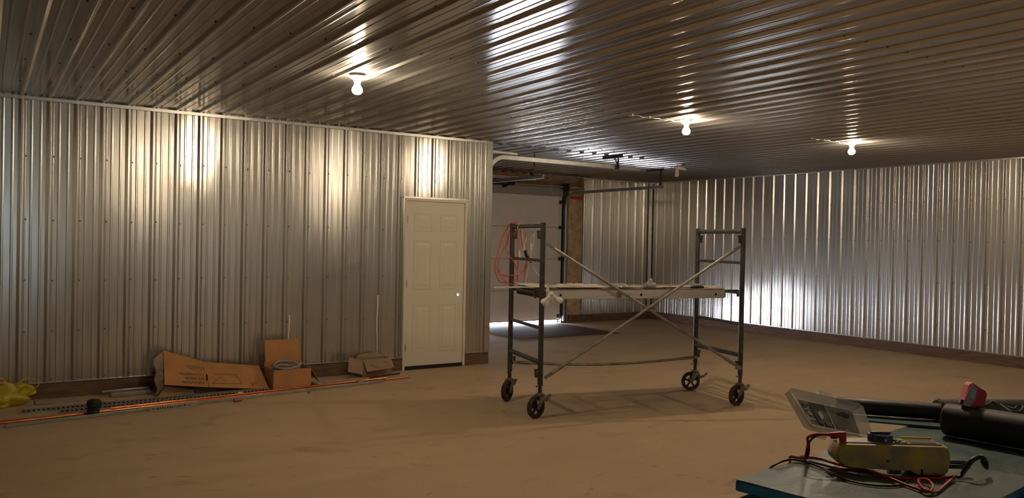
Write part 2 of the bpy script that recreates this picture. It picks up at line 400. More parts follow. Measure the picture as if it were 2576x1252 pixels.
# ------------------------------------------------------------------ ribbed steel sheet
def profile(s0, s1, phase, hm=0.017, hn=0.0026):
    """(s, n) outline of the 9 inch rib sheet between s0 and s1"""
    pts = []
    k = math.floor((s0-phase)/RIB)-1
    while phase+k*RIB < s1+RIB:
        c = phase+k*RIB; k += 1
        for cc, hb, ht, h in ((c-0.0762, 0.011, 0.005, hn), (c, 0.030, 0.011, hm), (c+0.0762, 0.011, 0.005, hn)):
            e = min(0.0025, hb*0.15)
            pts += [(cc-hb-e-0.0015, 0), (cc-hb-e, 0), (cc-hb, h*0.06), (cc-hb+e*0.8, h*0.20), (cc-ht-e*0.8, h*0.80), (cc-ht, h*0.95), (cc-ht+e, h), (cc-ht+1.6*e, h),
                    (cc+ht-1.6*e, h), (cc+ht-e, h), (cc+ht, h*0.95), (cc+ht+e*0.8, h*0.80), (cc+hb-e*0.8, h*0.20), (cc+hb, h*0.06), (cc+hb+e, 0), (cc+hb+e+0.0015, 0)]
    res = []
    for i in range(len(pts)-1):
        a, b = pts[i], pts[i+1]
        if b[0] <= s0 or a[0] >= s1: continue
        def at(s):
            t = (s-a[0])/(b[0]-a[0]) if b[0] > a[0] else 0
            return (s, a[1]+(b[1]-a[1])*t)
        if a[0] < s0: a2 = at(s0)
        else: a2 = a
        if not res: res.append(a2)
        res.append(at(s1) if b[0] > s1 else b)
    return res
def ribbed(mb, o, sd, ld, nd, s0, s1, l0, l1, phase, off=0.0, cuts=1):
    o, sd, ld, nd = map(Vector, (o, sd, ld, nd)); pr = profile(s0, s1, phase)
    n = len(pr); vs = []; fs = []
    for j in range(cuts+1):
        l = l0+(l1-l0)*j/cuts
        vs += [o+sd*s+ld*l+nd*(h+off) for s, h in pr]
    flip = sd.cross(ld).dot(nd) < 0
    for j in range(cuts):
        for i in range(n-1):
            f = (j*n+i, j*n+i+1, (j+1)*n+i+1, (j+1)*n+i)
            fs.append(tuple(reversed(f)) if flip else f)
    return mb.add(vs, fs)
X_, Y_, Z_ = Vector((1,0,0)), Vector((0,1,0)), Vector((0,0,1))

def screws(parent, spots, nrm, viewer=Vector((0, 0, EYE))):
    """hex screw heads with washers; the hundred that show largest are parts, the rest one part"""
    nrm = Vector(nrm); spots = sorted([Vector(s) for s in spots], key=lambda p: (p-viewer).length)
    prof = [(0.0001, 0.0065), (0.0045, 0.0065), (0.005, 0.0055), (0.005, 0.002), (0.0085, 0.0018), (0.009, 0.0)]
    mb = MB().lathe((0, 0, 0), nrm, prof, 8)
    inv = wmat(parent).inverted()
    first = mb.build('screw', M['screw'], parent, local=True); first.location = inv @ spots[0]
    for p in spots[1:100]: copy_part(first, inv @ p, parent)
    if len(spots) > 100:
        rest = MB()
        for p in spots[100:]: rest.lathe(p, nrm, prof, 6)
        r = rest.build('screw_rows', M['screw'], parent); r['kind'] = 'stuff'

# ------------------------------------------------------------------ floor, ground, ceiling
fl = MB().box((XL, YB, -0.12), (XR, D2, 0.0)).build('floor', M['floor'], smooth=False)
struct(fl, 'brown trowelled concrete floor with scuffs and boot marks', 'floor')
gr = MB().box((-2, D2+0.0, -0.30), (22, D2+26, -0.02)).build('ground', M['snow'], smooth=False)
struct(gr, 'bright snowy ground outside below the garage door', 'ground')

mb = MB()
PHC = 0.266
laps = [YB, 3.98, 8.66]
ribbed(mb, (0, 0, H), X_, Y_, -Z_, XL, XR, YB, 3.995, PHC, 0.0015)
ribbed(mb, (0, 0, H), X_, Y_, -Z_, XL, XC, 3.98, D1, PHC, 0.0)
ribbed(mb, (0, 0, H), X_, Y_, -Z_, XC, XR, 3.98, 8.68, PHC, 0.003)
ribbed(mb, (0, 0, H), X_, Y_, -Z_, XC, XR, 8.64, D2, PHC, 0.0)
ceil = mb.build('ceiling', M['ceil_steel'])
struct(ceil, 'ribbed galvanised steel sheet ceiling with rows of screws', 'ceiling')
MB().box((XL-0.3, YB-0.3, H+0.01), (XR+0.3, D2+0.3, H+0.2)).build('roof_deck', M['plain'], ceil, smooth=False)
cs = []
for y in (-4, -3, -2, -1, 0, 1.0, 2.0, 3.0, 3.96, 5.05, 6.12, 7.04, 8.07):
    k = -10
    while True:
        x = PHC-0.022-0.013+k*RIB+RIB; k += 1
        if x > XR-0.05: break
        if x > XL+0.1: cs.append((x-0.0, y, H-0.001))
for y in (9.0, 9.6, 10.4, 11.2, 12.1):
    k = 24
    while PHC+k*RIB < XR: cs.append((PHC-0.035+k*RIB, y, H-0.001)); k += 1
cs = [p for p in cs if Vector((p[0], p[1], 0)).dot(F) > 1.5]
screws(ceil, cs, (0, 0, -1))
# folded rib ends left open along the last lap
re = MB()
k = 26
while PHC+k*RIB < 7.95:
    c = PHC+k*RIB; re.box((c-0.022, 8.628, H-0.0195), (c+0.022, 8.641, H-0.006)); k += 1
re.build('open_rib_end', M['hole'], ceil, smooth=False)['kind'] = 'stuff'

# ------------------------------------------------------------------ walls
DX0, DX1, DZ = 4.245, 5.09, 2.09        # man door opening
mb = MB(); PHL = 0.276
ribbed(mb, (0, D1, 0), X_, Z_, -Y_, XL, DX0-0.012, 0.15, H, PHL, 0, 1)
ribbed(mb, (0, D1, 0), X_, Z_, -Y_, DX0-0.012, DX1+0.012, DZ+0.012, H, PHL, 0, 1)
ribbed(mb, (0, D1, 0), X_, Z_, -Y_, DX1+0.012, XC-0.002, 0.15, H, PHL, 0, 1)
wl = mb.build('wall_left', M['wall_steel'])
struct(wl, 'ribbed galvanised steel wall on the left with the cream door', 'wall')
sh = MB().box((XL-0.3, D1+0.02, 0), (DX0, D1+0.12, H)).box((DX1, D1+0.02, 0), (XC-0.07, D1+0.12, H)).box((DX0, D1+0.02, DZ), (DX1, D1+0.12, H))
sh.build('sheathing', M['plain'], wl, smooth=False)
sp = []
for z in (2.848, 2.315, 1.71, 1.135, 0.65, 0.185):
    k = -1
    while PHL+0.033+k*RIB < XC-0.05:
        x = PHL+0.033+k*RIB
        if not (DX0-0.03 < x < DX1+0.03 and z < DZ+0.05): sp.append((x, D1-0.001, z+random.uniform(-.008, .008)))
        k += 1
screws(wl, sp, (0, -1, 0))
# slivers of torn white protective film left on two ribs
for (x, z0, z1, wd) in ((3.90, 0.20, 0.92, 0.016), (2.84, 0.17, 0.72, 0.014)):
    part(MB().grid(lambda u, v, x=x, z0=z0, z1=z1, wd=wd: (x+wd*(u-0.5)*(0.6+0.4*v)+0.004*math.sin(v*9), D1-0.0195-0.002*math.sin(v*7+u), z0+(z1-z0)*v), 2, 24).build('film_sliver', M['white_plastic'], wl), 'torn white protective film')

mb = MB(); PHR = 12.443
ribbed(mb, (XR, 0, 0), Y_, Z_, -X_, YB, D2, 0.15, H, PHR, 0, 1)
wr = mb.build('wall_right', M['wall_steel'])
struct(wr, 'long ribbed galvanised steel wall on the right', 'wall')
MB().box((XR+0.02, YB-0.3, -0.1), (XR+0.12, D2+0.15, H+0.1)).build('sheathing', M['plain'], wr, smooth=False)
sp = []
for z in (2.30, 1.71, 1.10, 0.47):
    for k in range(0, 44): sp.append((XR-0.001, PHR-0.033-k*RIB, z+random.uniform(-.006, .006)))
screws(wr, sp, (-1, 0, 0))

OX0, OX1 = 6.75, 9.44        # garage opening in the back wall
mb = MB()
ribbed(mb, (0, D2, 0), X_, Z_, -Y_, 9.955, XR, 0.15, H, 9.98, 0, 1)
wb = mb.build('wall_back', M['wall_steel'])
struct(wb, 'ribbed galvanised back wall panel beside the garage door', 'wall')
MB().box((XC-0.1, D2+0.02, 0), (OX0, D2+0.12, H)).box((OX1+0.14, D2+0.02, -0.3), (XR+0.12, D2+0.12, H)).box((OX0, D2+0.02, 2.50), (OX1+0.14, D2+0.12, H)).build('sheathing', M['plain'], wb, smooth=False)
sp = []
for z in (2.84, 2.28, 1.72, 1.14, 0.48):
    for k in range(0, 8): sp.append((9.98+0.033+k*RIB, D2-0.001, z))
screws(wb, sp, (0, -1, 0))

mb = MB()
ribbed(mb, (XC, 0, 0), Y_, Z_, X_, D1, 9.16, 0.15, H, 8.99, 0, 1)
ws = mb.build('wall_side', M['wall_steel'])
struct(ws, 'short ribbed steel return wall behind the left corner', 'wall')
MB().box((XC-0.07, D1+0.02, 0), (XC-0.02, D2+0.02, H)).build('sheathing', M['plain'], ws, smooth=False)

mb = MB()
ribbed(mb, (0, YB, 0), X_, Z_, Y_, XL, -0.25, 0, H, 0.2)
ribbed(mb, (0, YB, 0), X_, Z_, Y_, 0.95, XR, 0, H, 0.2)
ribbed(mb, (0, YB, 0), X_, Z_, Y_, -0.25, 0.95, 0, 0.9, 0.2)
ribbed(mb, (0, YB, 0), X_, Z_, Y_, -0.25, 0.95, 2.1, H, 0.2)
wf = mb.build('wall_front', M['wall_steel']); struct(wf, 'ribbed steel wall behind the viewer with a window', 'wall')
MB().box((XL-.3, YB-.12, 0), (-.25, YB-.02, H)).box((.95, YB-.12, 0), (XR+.3, YB-.02, H)).box((-.25, YB-.12, 0), (.95, YB-.02, .9)).box((-.25, YB-.12, 2.1), (.95, YB-.02, H)).build('sheathing', M['plain'], wf, smooth=False)
mb = MB(); ribbed(mb, (XL, 0, 0), Y_, Z_, X_, YB, D1, 0, H, 0.2)
wo = mb.build('wall_outer', M['wall_steel']); struct(wo, 'ribbed steel end wall outside the view on the left', 'wall')
MB().box((XL-.12, YB-.3, 0), (XL-.02, D1+.12, H)).build('sheathing', M['plain'], wo, smooth=False)
wn = MB()
for a, b in (((-.25, YB-.06, .9), (-.19, YB+.02, 2.1)), ((.89, YB-.06, .9), (.95, YB+.02, 2.1)), ((-.25, YB-.06, .9), (.95, YB+.02, .96)), ((-.25, YB-.06, 2.04), (.95, YB+.02, 2.1)), ((-.25, YB-.05, 1.48), (.95, YB+.0, 1.52))): wn.box(a, b)
wo_ = struct(wn.build('window_1', M['white_plastic'], smooth=False), 'white framed window in the wall behind the viewer', 'window')
mt_, nt_, b_ = nodes('window_dimmer'); tr_ = nt_.nodes.new('ShaderNodeBsdfTranslucent'); tr_.inputs[0].default_value = (0.55, 0.60, 0.58, 1)
nt_.links.new(tr_.outputs[0], nt_.nodes['Material Output'].inputs['Surface']); M['milky'] = mt_
part(MB().box((-.25, YB-.035, .9), (.95, YB-.033, 2.1)).build('dimmer_sheet', M['milky'], wo_, smooth=False), 'added milky sheet that dims the window daylight')  # translucent sheet added to weaken and spread the daylight from this window

# skirting boards with the galvanised drip edge above them
def skirt(name, label, a, b, nrm, th=0.014, ztop=0.15):
    a, b, n = Vector(a), Vector(b), Vector(nrm)
    mb = MB(); mb.obox((a+b)/2+n*th/2+Z_*ztop/2, (b-a)/2, n*th/2, Z_*ztop/2)
    o = mb.build(name, M['base_wood'], smooth=False); struct(o, label, 'baseboard')
    e = MB(); e.obox((a+b)/2+n*(0.012)+Z_*(ztop+0.004), (b-a)/2, n*0.012, Z_*0.0035)
    e.build('drip_edge', M['trim_steel'], o, smooth=False); return o
skirt('baseboard_left', 'brown timber baseboard along the left wall', (XL, D1, 0), (DX0-0.01, D1, 0), (0, -1, 0))
skirt('baseboard_left_2', 'short brown baseboard between the cream door and the corner', (DX1+0.012, D1, 0), (XC+0.012, D1, 0), (0, -1, 0))
skirt('baseboard_right', 'long brown timber baseboard along the right wall', (XR, D2, 0), (XR, YB, 0), (-1, 0, 0), 0.016, 0.155)
skirt('baseboard_back', 'brown timber baseboard under the back wall panel', (9.64, D2, 0), (XR-0.018, D2, 0), (0, -1, 0), 0.016, 0.15)

# trims
def jtrim(name, label, a, b, nrm, drop=0.030, out=0.026):
    a, b, n = Vector(a), Vector(b), Vector(nrm); d = (b-a)
    mb = MB()
    mb.obox((a+b)/2+n*out-Z_*drop/2-Z_*0.016, d/2, n*0.0012, Z_*drop/2)
    mb.obox((a+b)/2+n*out/2-Z_*0.0165, d/2, n*out/2, Z_*0.0012)
    mb.obox((a+b)/2+n*(out-0.004)-Z_*(drop+0.0165), d/2, n*0.006, Z_*0.0018)
    return struct(mb.build(name, M['trim_steel'], smooth=False, bevel=0.001), label, 'trim')
jtrim('trim_1', 'galvanised trim where the left wall meets the ceiling', (XL, D1, H), (XC+0.02, D1, H), (0, -1, 0))
jtrim('trim_2', 'galvanised trim where the right wall meets the ceiling', (XR, D2, H), (XR, YB, H), (-1, 0, 0), 0.022, 0.022)
jtrim('trim_3', 'galvanised trim where the back wall meets the ceiling', (8.75, D2, H), (XR-0.02, D2, H), (0, -1, 0), 0.022, 0.024)
mb = MB()
for a, b in (((XC-0.055, D1-0.022, 0.155), (XC+0.021, D1-0.019, H-0.02)), ((XC+0.018, D1-0.022, 0.155), (XC+0.021, D1+0.05, H-0.02)),
             ((XC-0.057, D1-0.022, 0.155), (XC-0.054, D1-0.002, H-0.02))): mb.box(a, b)
struct(mb.build('trim_4', M['trim_steel'], smooth=False, bevel=0.0012), 'bright galvanised outside corner trim at the end of the left wall', 'trim')
mb = MB().box((XR-0.075, D2-0.024, 0.16), (XR-0.018, D2-0.021, H-0.02)).box((XR-0.024, D2-0.07, 0.16), (XR-0.021, D2-0.021, H-0.02))
struct(mb.build('trim_5', M['trim_steel'], smooth=False), 'dark inside corner trim where back and right walls meet', 'trim')
mb = MB().box((9.945, D2-0.024, 0.155), (9.962, D2-0.001, H-0.03))
struct(mb.build('trim_6', M['trim_steel'], smooth=False), 'thin steel edge trim between bare insulation and wall panel', 'trim')

# ------------------------------------------------------------------ man door
dr = empty('door_1', ((DX0+DX1)/2, D1, 0)); struct(dr, 'cream six panel door standing closed in the left steel wall', 'door')
fy = D1-0.028
for nm, a, b in (('left', (DX0-0.012, fy, 0.0), (DX0+0.020, D1+0.1, DZ)), ('right', (DX1-0.020, fy, 0.0), (DX1+0.012, D1+0.1, DZ)), ('top', (DX0+0.02, fy, DZ-0.032), (DX1-0.02, D1+0.1, DZ))):
    MB().box(a, b).build('door_jamb', M['white_door'], dr, smooth=False, bevel=0.002)
mb = MB().box((DX0-0.03, fy-0.006, DZ), (DX1+0.05, D1, DZ+0.020)).box((DX0-0.03, fy-0.012, DZ+0.018), (DX1+0.05, D1, DZ+0.022))
part(mb.build('head_flashing', M['trim_steel'], dr, smooth=False), 'bent galvanised strip')
mb = MB().box((DX0-0.030, fy+0.004, 0.15), (DX0-0.012, D1, DZ+0.01)).box((DX1+0.012, fy+0.004, 0.15), (DX1+0.028, D1, DZ+0.01))
part(mb.build('side_flashing', M['trim_steel'], dr, smooth=False), 'galvanised edge strips')
for a, b in (((DX0+0.018, D1+0.030, 0.0), (DX0+0.034, D1+0.1, DZ-0.03)), ((DX1-0.034, D1+0.030, 0.0), (DX1-0.018, D1+0.1, DZ-0.03)), ((DX0+0.018, D1+0.030, DZ-0.046), (DX1-0.018, D1+0.1, DZ-0.03)), ((DX0+0.018, D1+0.030, 0.0), (DX1-0.018, D1+0.1, 0.06))):
    MB().box(a, b).build('door_stop', M['white_door'], dr, smooth=False)
sx0, sx1, sz0, sz1, sy0, sy1 = DX0+0.023, DX1-0.023, 0.045, DZ-0.036, D1-0.016, D1+0.029
hx, hz, hr = 4.995, 0.905, 0.021
mb = MB()
mb.box((sx0, sy0, sz0), (sx1, sy1, hz-hr)).box((sx0, sy0, hz+hr), (sx1, sy1, sz1)).box((sx0, sy0, hz-hr), (hx-hr, sy1, hz+hr)).box((hx+hr, sy0, hz-hr), (sx1, sy1, hz+hr))
slab = mb.build('door_slab', M['white_door'], dr, smooth=False)
pm = MB()
def molded(x0, x1, z0, z1):
    for e, hh in ((0.0, 0.0035),):
        t = 0.012
        for a, b in (((x0, z0), (x1, z0)), ((x0, z1), (x1, z1)), ((x0, z0), (x0, z1)), ((x1, z0), (x1, z1))):
            A = Vector((a[0], sy0, a[1])); B = Vector((b[0], sy0, b[1])); dd = (B-A).normalized(); q = dd.cross(Y_)
            pm.prism([(-t/2, 0), (-t*0.2, hh), (t*0.2, hh), (t/2, 0)], A-dd*t/2, q, -Y_, (B-A)+dd*t)
    i, j, hh = 0.030, 0.055, 0.0045
    ax = [(x0+i, z0+i), (x1-i, z0+i), (x1-i, z1-i), (x0+i, z1-i)]; bx = [(x0+j, z0+j), (x1-j, z0+j), (x1-j, z1-j), (x0+j, z1-j)]
    vs = [(x, sy0, z) for x, z in ax]+[(x, sy0-hh, z) for x, z in bx]
    pm.add(vs, [(4, 5, 6, 7)]+[(k, (k+1) % 4, 4+(k+1) % 4, 4+k) for k in range(4)])
for (a, b) in ((4.372, 4.598), (4.735, 4.960)):
    molded(a, b, 1.700, 1.905); molded(a, b, 0.985, 1.575); molded(a, b, 0.215, 0.785)
pm.build('panel_moulding', M['white_door'], dr, smooth=False)
rg = MB().lathe((hx, sy0-0.0015, hz), (0, -1, 0), [(0.032, -0.001), (0.032, 0.003), (0.0195, 0.003), (0.0195, -0.044)], 24)
part(rg.build('latch_bore', M['white_plastic'], dr), 'round hole for the missing door knob')
for z in (0.27, 1.05, 1.83):
    MB().cyl((sx0-0.003, sy0-0.006, z-0.045), (sx0-0.003, sy0-0.006, z+0.045), 0.006, 8).box((sx0-0.004, sy0-0.002, z-0.045), (sx0+0.012, sy0, z+0.045)).build('hinge', M['hinge'], dr)
MB().box((DX0+0.02, D1-0.03, 0), (DX1-0.02, D1+0.1, 0.022)).box((DX0+0.02, D1-0.012, 0.02), (DX1-0.02, D1+0.03, 0.046)).build('threshold', M['black_rubber'], dr, smooth=False)
# white box with a lamp, added as the lit room seen through the knob hole
cl = MB()
for a, b in (((4.1, 9.6, 0), (5.3, 9.62, 2.4)), ((4.08, 8.98, 0), (4.1, 9.62, 2.4)), ((5.3, 8.98, 0), (5.32, 9.62, 2.4)), ((4.08, 8.98, 2.4), (5.32, 9.62, 2.42)), ((4.08, 8.98, -0.02), (5.32, 9.62, 0.0))): cl.box(a, b)
struct(cl.build('knob_hole_box', M['hole_box_white'], smooth=False), 'white box added behind the cream door as its lit room', 'wall')
l = bpy.data.lights.new('knob_hole_lamp', 'POINT'); l.energy = 60; l.shadow_soft_size = 0.05; l.color = (1, 0.95, 0.88)
lo = bpy.data.objects.new('knob_hole_lamp', l); COL.objects.link(lo); lo.location = (4.5, 9.25, 1.9)  # added lamp, brightens the box behind the knob hole

# ------------------------------------------------------------------ garage door in the back wall
gd = empty('door_2', ((OX0+OX1)/2, D2, 0)); struct(gd, 'white sectional garage door lifted a little off the floor', 'door')
zz = [0.078, 0.655, 1.255, 1.867, 2.48]
for i in range(4):
    mb = MB().box((OX0-0.06, D2+0.02, zz[i]), (OX1, D2+0.06, zz[i+1]-0.006))
    for g in (0.2, 0.4): mb.box((OX0-0.06, D2+0.0185, zz[i]+g-0.003), (OX1-0.015, D2+0.0201, zz[i]+g+0.003))
    mb.build('door_section', M['garage_white'], gd, smooth=False, bevel=0.003)
    st = MB().box((OX1-0.075, D2-0.002, zz[i]+0.01), (OX1-0.02, D2+0.022, zz[i+1]-0.015)); part(st.build('end_stile', M['white_door'], gd, smooth=False, bevel=0.002), 'pale steel end stile')
MB().box((OX0-0.06, D2+0.045, 0.10), (OX1, D2+0.066, 2.49)).build('backing_sheet', M['black_rubber'], gd, smooth=False)
MB().box((OX0-0.06, D2+0.025, 0.062), (OX1, D2+0.055, 0.080)).build('bottom_seal', M['black_rubber'], gd, smooth=False, bevel=0.003)
for z in (0.14, 0.655, 1.255, 1.867, 2.36):
    mb = MB().box((OX1-0.085, D2-0.008, z-0.035), (OX1-0.03, D2-0.002, z+0.035)).box((OX1-0.05, D2-0.035, z-0.012), (OX1-0.02, D2-0.004, z+0.012)).cyl((OX1-0.05, D2-0.03, z), (OX1+0.045, D2-0.03, z), 0.006, 8).cyl((OX1+0.02, D2-0.03, z), (OX1+0.035, D2-0.03, z), 0.023, 14)
    mb.build('roller_hinge', M['dark_steel'], gd)
# headroom timber and bare strip round the opening
o = MB().box((5.5, D2-0.03, 2.655), (9.95, D2+0.02, 2.862)).build('trim_7', M['header_wood'], smooth=False); struct(o, 'raw timber header above the white garage door', 'trim')
part(MB().box((8.02, D2-0.034, 2.80), (8.13, D2-0.0305, 2.845)).build('red_tape', M['red_tape'], o, smooth=False), 'red tape scrap')
o = MB().box((5.5, D2-0.012, 2.478), (OX1+0.01, D2+0.02, 2.655)).build('trim_8', M['dark_timber'], smooth=False); struct(o, 'dark grey strip between garage door top and timber header', 'trim')
o = MB().box((OX1+0.0, D2-0.02, 0.0), (OX1+0.13, D2+0.12, 2.655)).build('trim_9', M['dark_steel'], smooth=False); struct(o, 'dark side jamb at the right of the garage door', 'trim')
def puff(u, v):
    x = 9.575+u*0.365; z = 0.16+v*2.52
    return (x, D2-0.008-0.028*math.sin(math.pi*u)**0.6-0.010*noise.noise(Vector((x*5, z*3.1, 1))), z)
o = MB().grid(puff, 10, 60).build('insulation_batt', M['insulation'], smooth=True)
tag(o, 'bare tan insulation batt between garage door jamb and steel panel', 'insulation')
part(MB().grid(lambda u, v: (9.60+u*0.32, D2-0.050-0.002*math.sin(6*u), 2.43+v*0.05+0.01*u), 6, 2).build('red_tape', M['red_tape'], o), 'red tape across the batt')

# tracks: a folded C channel swept round its path
def track(name, label, path, side, group=None):
    """path in world space, side = unit vector that the channel opens to"""
    P = [Vector(p) for p in path]; S = Vector(side); w2, dp, t = 0.026, 0.032, 0.0022
    prof = [(-w2, 0), (w2, 0), (w2, dp), (w2-0.010, dp), (w2-0.010, dp-t), (w2-t, dp-t), (w2-t, t), (-w2+t, t), (-w2+t, dp-t), (-w2+0.010, dp-t), (-w2+0.010, dp), (-w2, dp)]
    vs = []; fs = []; n = len(prof); m = len(P)
    for i, p in enumerate(P):
        tg = (P[min(i+1, m-1)]-P[max(i-1, 0)]).normalized(); up = tg.cross(S).normalized()
        vs += [p+up*a+S*b for a, b in prof]
    for i in range(m-1):
        for k in range(n): fs.append((i*n+k, i*n+(k+1) % n, (i+1)*n+(k+1) % n, (i+1)*n+k))
    fs.append(tuple(range(n-1, -1, -1))); fs.append(tuple((m-1)*n+k for k in range(n)))
    mb = MB(); mb.add(vs, fs)
    root = empty(name, (P[0].x, P[0].y, 0)); tag(root, label, 'garage door track', group)
    mb.build('rail', M['track'], root, smooth=False)
    return root
def arc(c, r, a0, a1, hor, n=12):
    c, hor = Vector(c), Vector(hor); out = []
    for i in range(n+1):
        a = math.radians(a0+(a1-a0)*i/n); out.append(c+hor*math.cos(a)*r+Z_*math.sin(a)*r)
    return out
RAD = 0.30
def angle_bar(mb, a, b, n1, n2, w=0.032, t=0.003):
    a, b = Vector(a), Vector(b); n1, n2 = Vector(n1), Vector(n2)
    mb.obox((a+b)/2+n1*w/2, (b-a)/2, n1*w/2, n2*t/2); mb.obox((a+b)/2+n2*w/2, (b-a)/2, n2*w/2, n1*t/2)
# right rail of the back door
zt = 2.535
path = [(OX1+0.05, D2-0.045, 0.04), (OX1+0.05, D2-0.045, zt-RAD)] + arc((OX1+0.05, D2-0.045-RAD, zt-RAD), RAD, 0, 90, (0, 1, 0))[1:] + [(OX1+0.05, 9.88, zt+0.012)]
t1 = track('garage_track', 'curved galvanised track at the right of the back garage door', path, (-1, 0, 0), 'garage door tracks')
mb = MB(); angle_bar(mb, (OX1+0.055, 12.45, zt+0.055), (OX1+0.055, 12.0, zt+0.04), (1, 0, 0), (0, 0, 1)); angle_bar(mb, (OX1+0.07, D2-0.03, 0.05), (OX1+0.07, D2-0.03, 2.45), (1, 0, 0), (0, -1, 0))
part(mb.build('wall_angle', M['track'], t1, smooth=False), 'straight steel angle behind the rail')
mb = MB(); angle_bar(mb, (OX1+0.075, 9.98, zt+0.03), (OX1+0.075, 9.98, H-0.02), (1, 0, 0), (0, 1, 0), 0.026); angle_bar(mb, (OX1+0.095, 9.93, H-0.055), (OX1+0.095, 10.36, H-0.055), (1, 0, 0), (0, 0, 1), 0.036, 0.004); mb.box((OX1+0.06, 9.96, zt+0.0), (OX1+0.085, 10.0, zt+0.06))
part(mb.build('ceiling_hanger', M['dark_steel'], t1, smooth=False), 'dark perforated hanger up to the ceiling')
# left rail of the back door
path = [(6.70, D2-0.045, 0.04), (6.70, D2-0.045, zt-RAD)] + arc((6.70, D2-0.045-RAD, zt-RAD), RAD, 0, 90, (0, 1, 0))[1:] + [(6.70, 9.45, zt-0.005)]
t2 = track('garage_track', 'dark low track crossing under the pale one at the back left', path, (1, 0, 0), 'garage door tracks')
mb = MB(); angle_bar(mb, (6.66, 9.6, zt+0.02), (6.66, 9.6, H-0.02), (-1, 0, 0), (0, 1, 0), 0.018); mb.box((6.63, 9.58, zt), (6.70, 9.62, zt+0.05))
part(mb.build('ceiling_hanger', M['dark_steel'], t2, smooth=False), 'dark perforated hanger')
# two rails of the side door, near and far
zs = 2.735; R2 = 0.28; XT = XC+0.20
path = [(XT, 9.24, 0.05), (XT, 9.24, zs-R2)] + [Vector((XT+R2-R2*math.cos(a), 9.24, zs-R2+R2*math.sin(a))) for a in [math.radians(90*i/12) for i in range(1, 13)]] + [(8.37, 9.24, zs-0.006)]
t3 = track('garage_track', 'pale curved track with long straight run under the ceiling', path, (0, 1, 0), 'garage door tracks')
mb = MB(); angle_bar(mb, (5.55, 9.215, zs+0.045), (6.1, 9.215, zs+0.035), (0, -1, 0), (0, 0, 1), 0.03); part(mb.build('wall_angle', M['track'], t3, smooth=False), 'short straight angle above the curve')
mb = MB(); angle_bar(mb, (7.90, 9.215, zs-0.03), (7.90, 9.215, H-0.02), (0, -1, 0), (1, 0, 0), 0.026); angle_bar(mb, (7.66, 8.82, H-0.055), (7.66, 9.28, H-0.055), (1, 0, 0), (0, 0, 1), 0.05, 0.004); mb.beam((7.67, 9.02, H-0.05), (7.90, 9.21, zs+0.03), 0.022, 0.004); mb.box((7.88, 9.2, zs-0.035), (7.925, 9.245, zs+0.03))
part(mb.build('ceiling_hanger', M['dark_steel'], t3, smooth=False), 'dark ceiling hanger with diagonal stay')
path = [(XT, 12.2, 0.05), (XT, 12.2, zs-R2)] + [Vector((XT+R2-R2*math.cos(a), 12.2, zs-R2+R2*math.sin(a))) for a in [math.radians(90*i/12) for i in range(1, 13)]] + [(8.5, 12.2, zs-0.0)]
t4 = track('garage_track', 'short visible length of pale track against the timber header', path, (0, -1, 0), 'garage door tracks')
mb = MB(); angle_bar(mb, (8.40, 12.22, zs-0.02), (8.40, 12.22, H-0.02), (0, 1, 0), (1, 0, 0), 0.026); mb.box((8.38, 12.19, zs-0.03), (8.43, 12.235, zs+0.03))
mb.build('ceiling_hanger', M['dark_steel'], t4, smooth=False)
g3 = empty('door_3', (XC, 10.7, 0)); struct(g3, 'side garage door hidden behind the wall corner', 'door')
for i in range(4): MB().box((XC+0.12, 9.27, 0.02+i*0.61), (XC+0.16, 12.17, 0.62+i*0.61)).build('door_section', M['garage_white'], g3, smooth=False, bevel=0.003)
# torsion shaft
ts = empty('torsion_shaft', (8.7, 12.47, 2.655)); tag(ts, 'thin torsion shaft with black drums above the garage door', 'torsion shaft')
MB().cyl((6.72, 12.47, 2.655), (OX1+0.03, 12.47, 2.655), 0.0125, 12).build('shaft', M['track'], ts)
for x0, x1, r in ((8.06, 8.19, 0.042), (OX1-0.085, OX1-0.02, 0.062), (6.75, 6.81, 0.06)):
    MB().lathe((x0, 12.47, 2.655), (1, 0, 0), [(0.012, 0), (r, 0.0), (r*1.0, 0.01), (r*0.85, 0.015), (r*0.8, (x1-x0)*0.9), (r*0.95, x1-x0), (0.012, x1-x0)], 20).build('cable_drum', M['black_rubber'], ts)
MB().tube([(6.83+0.0006*i*1.0, 12.47+0.03*math.cos(i*0.9), 2.655+0.03*math.sin(i*0.9)) for i in range(0, 1900)], 0.004, 4).build('spring', M['dark_steel'], ts)
for x in (8.02, OX1+0.02): MB().box((x-0.004, 12.44, 2.58), (x+0.004, D2-0.03, 2.72)).build('bearing_plate', M['dark_steel'], ts, smooth=False)

# thin dark brown sheet on the floor in front of the garage door
mt = MB().grid(lambda u, v: (7.26+u*2.10-0.05*v*(1-u), 10.75+v*1.87, 0.005+0.002*noise.noise(Vector((u*4, v*4, 2)))), 12, 10, 0.004).build('floor_sheet', M['sheet_brown'])
tag(mt, 'dark brown rectangular sheet lying before the lifted garage door', 'mat')

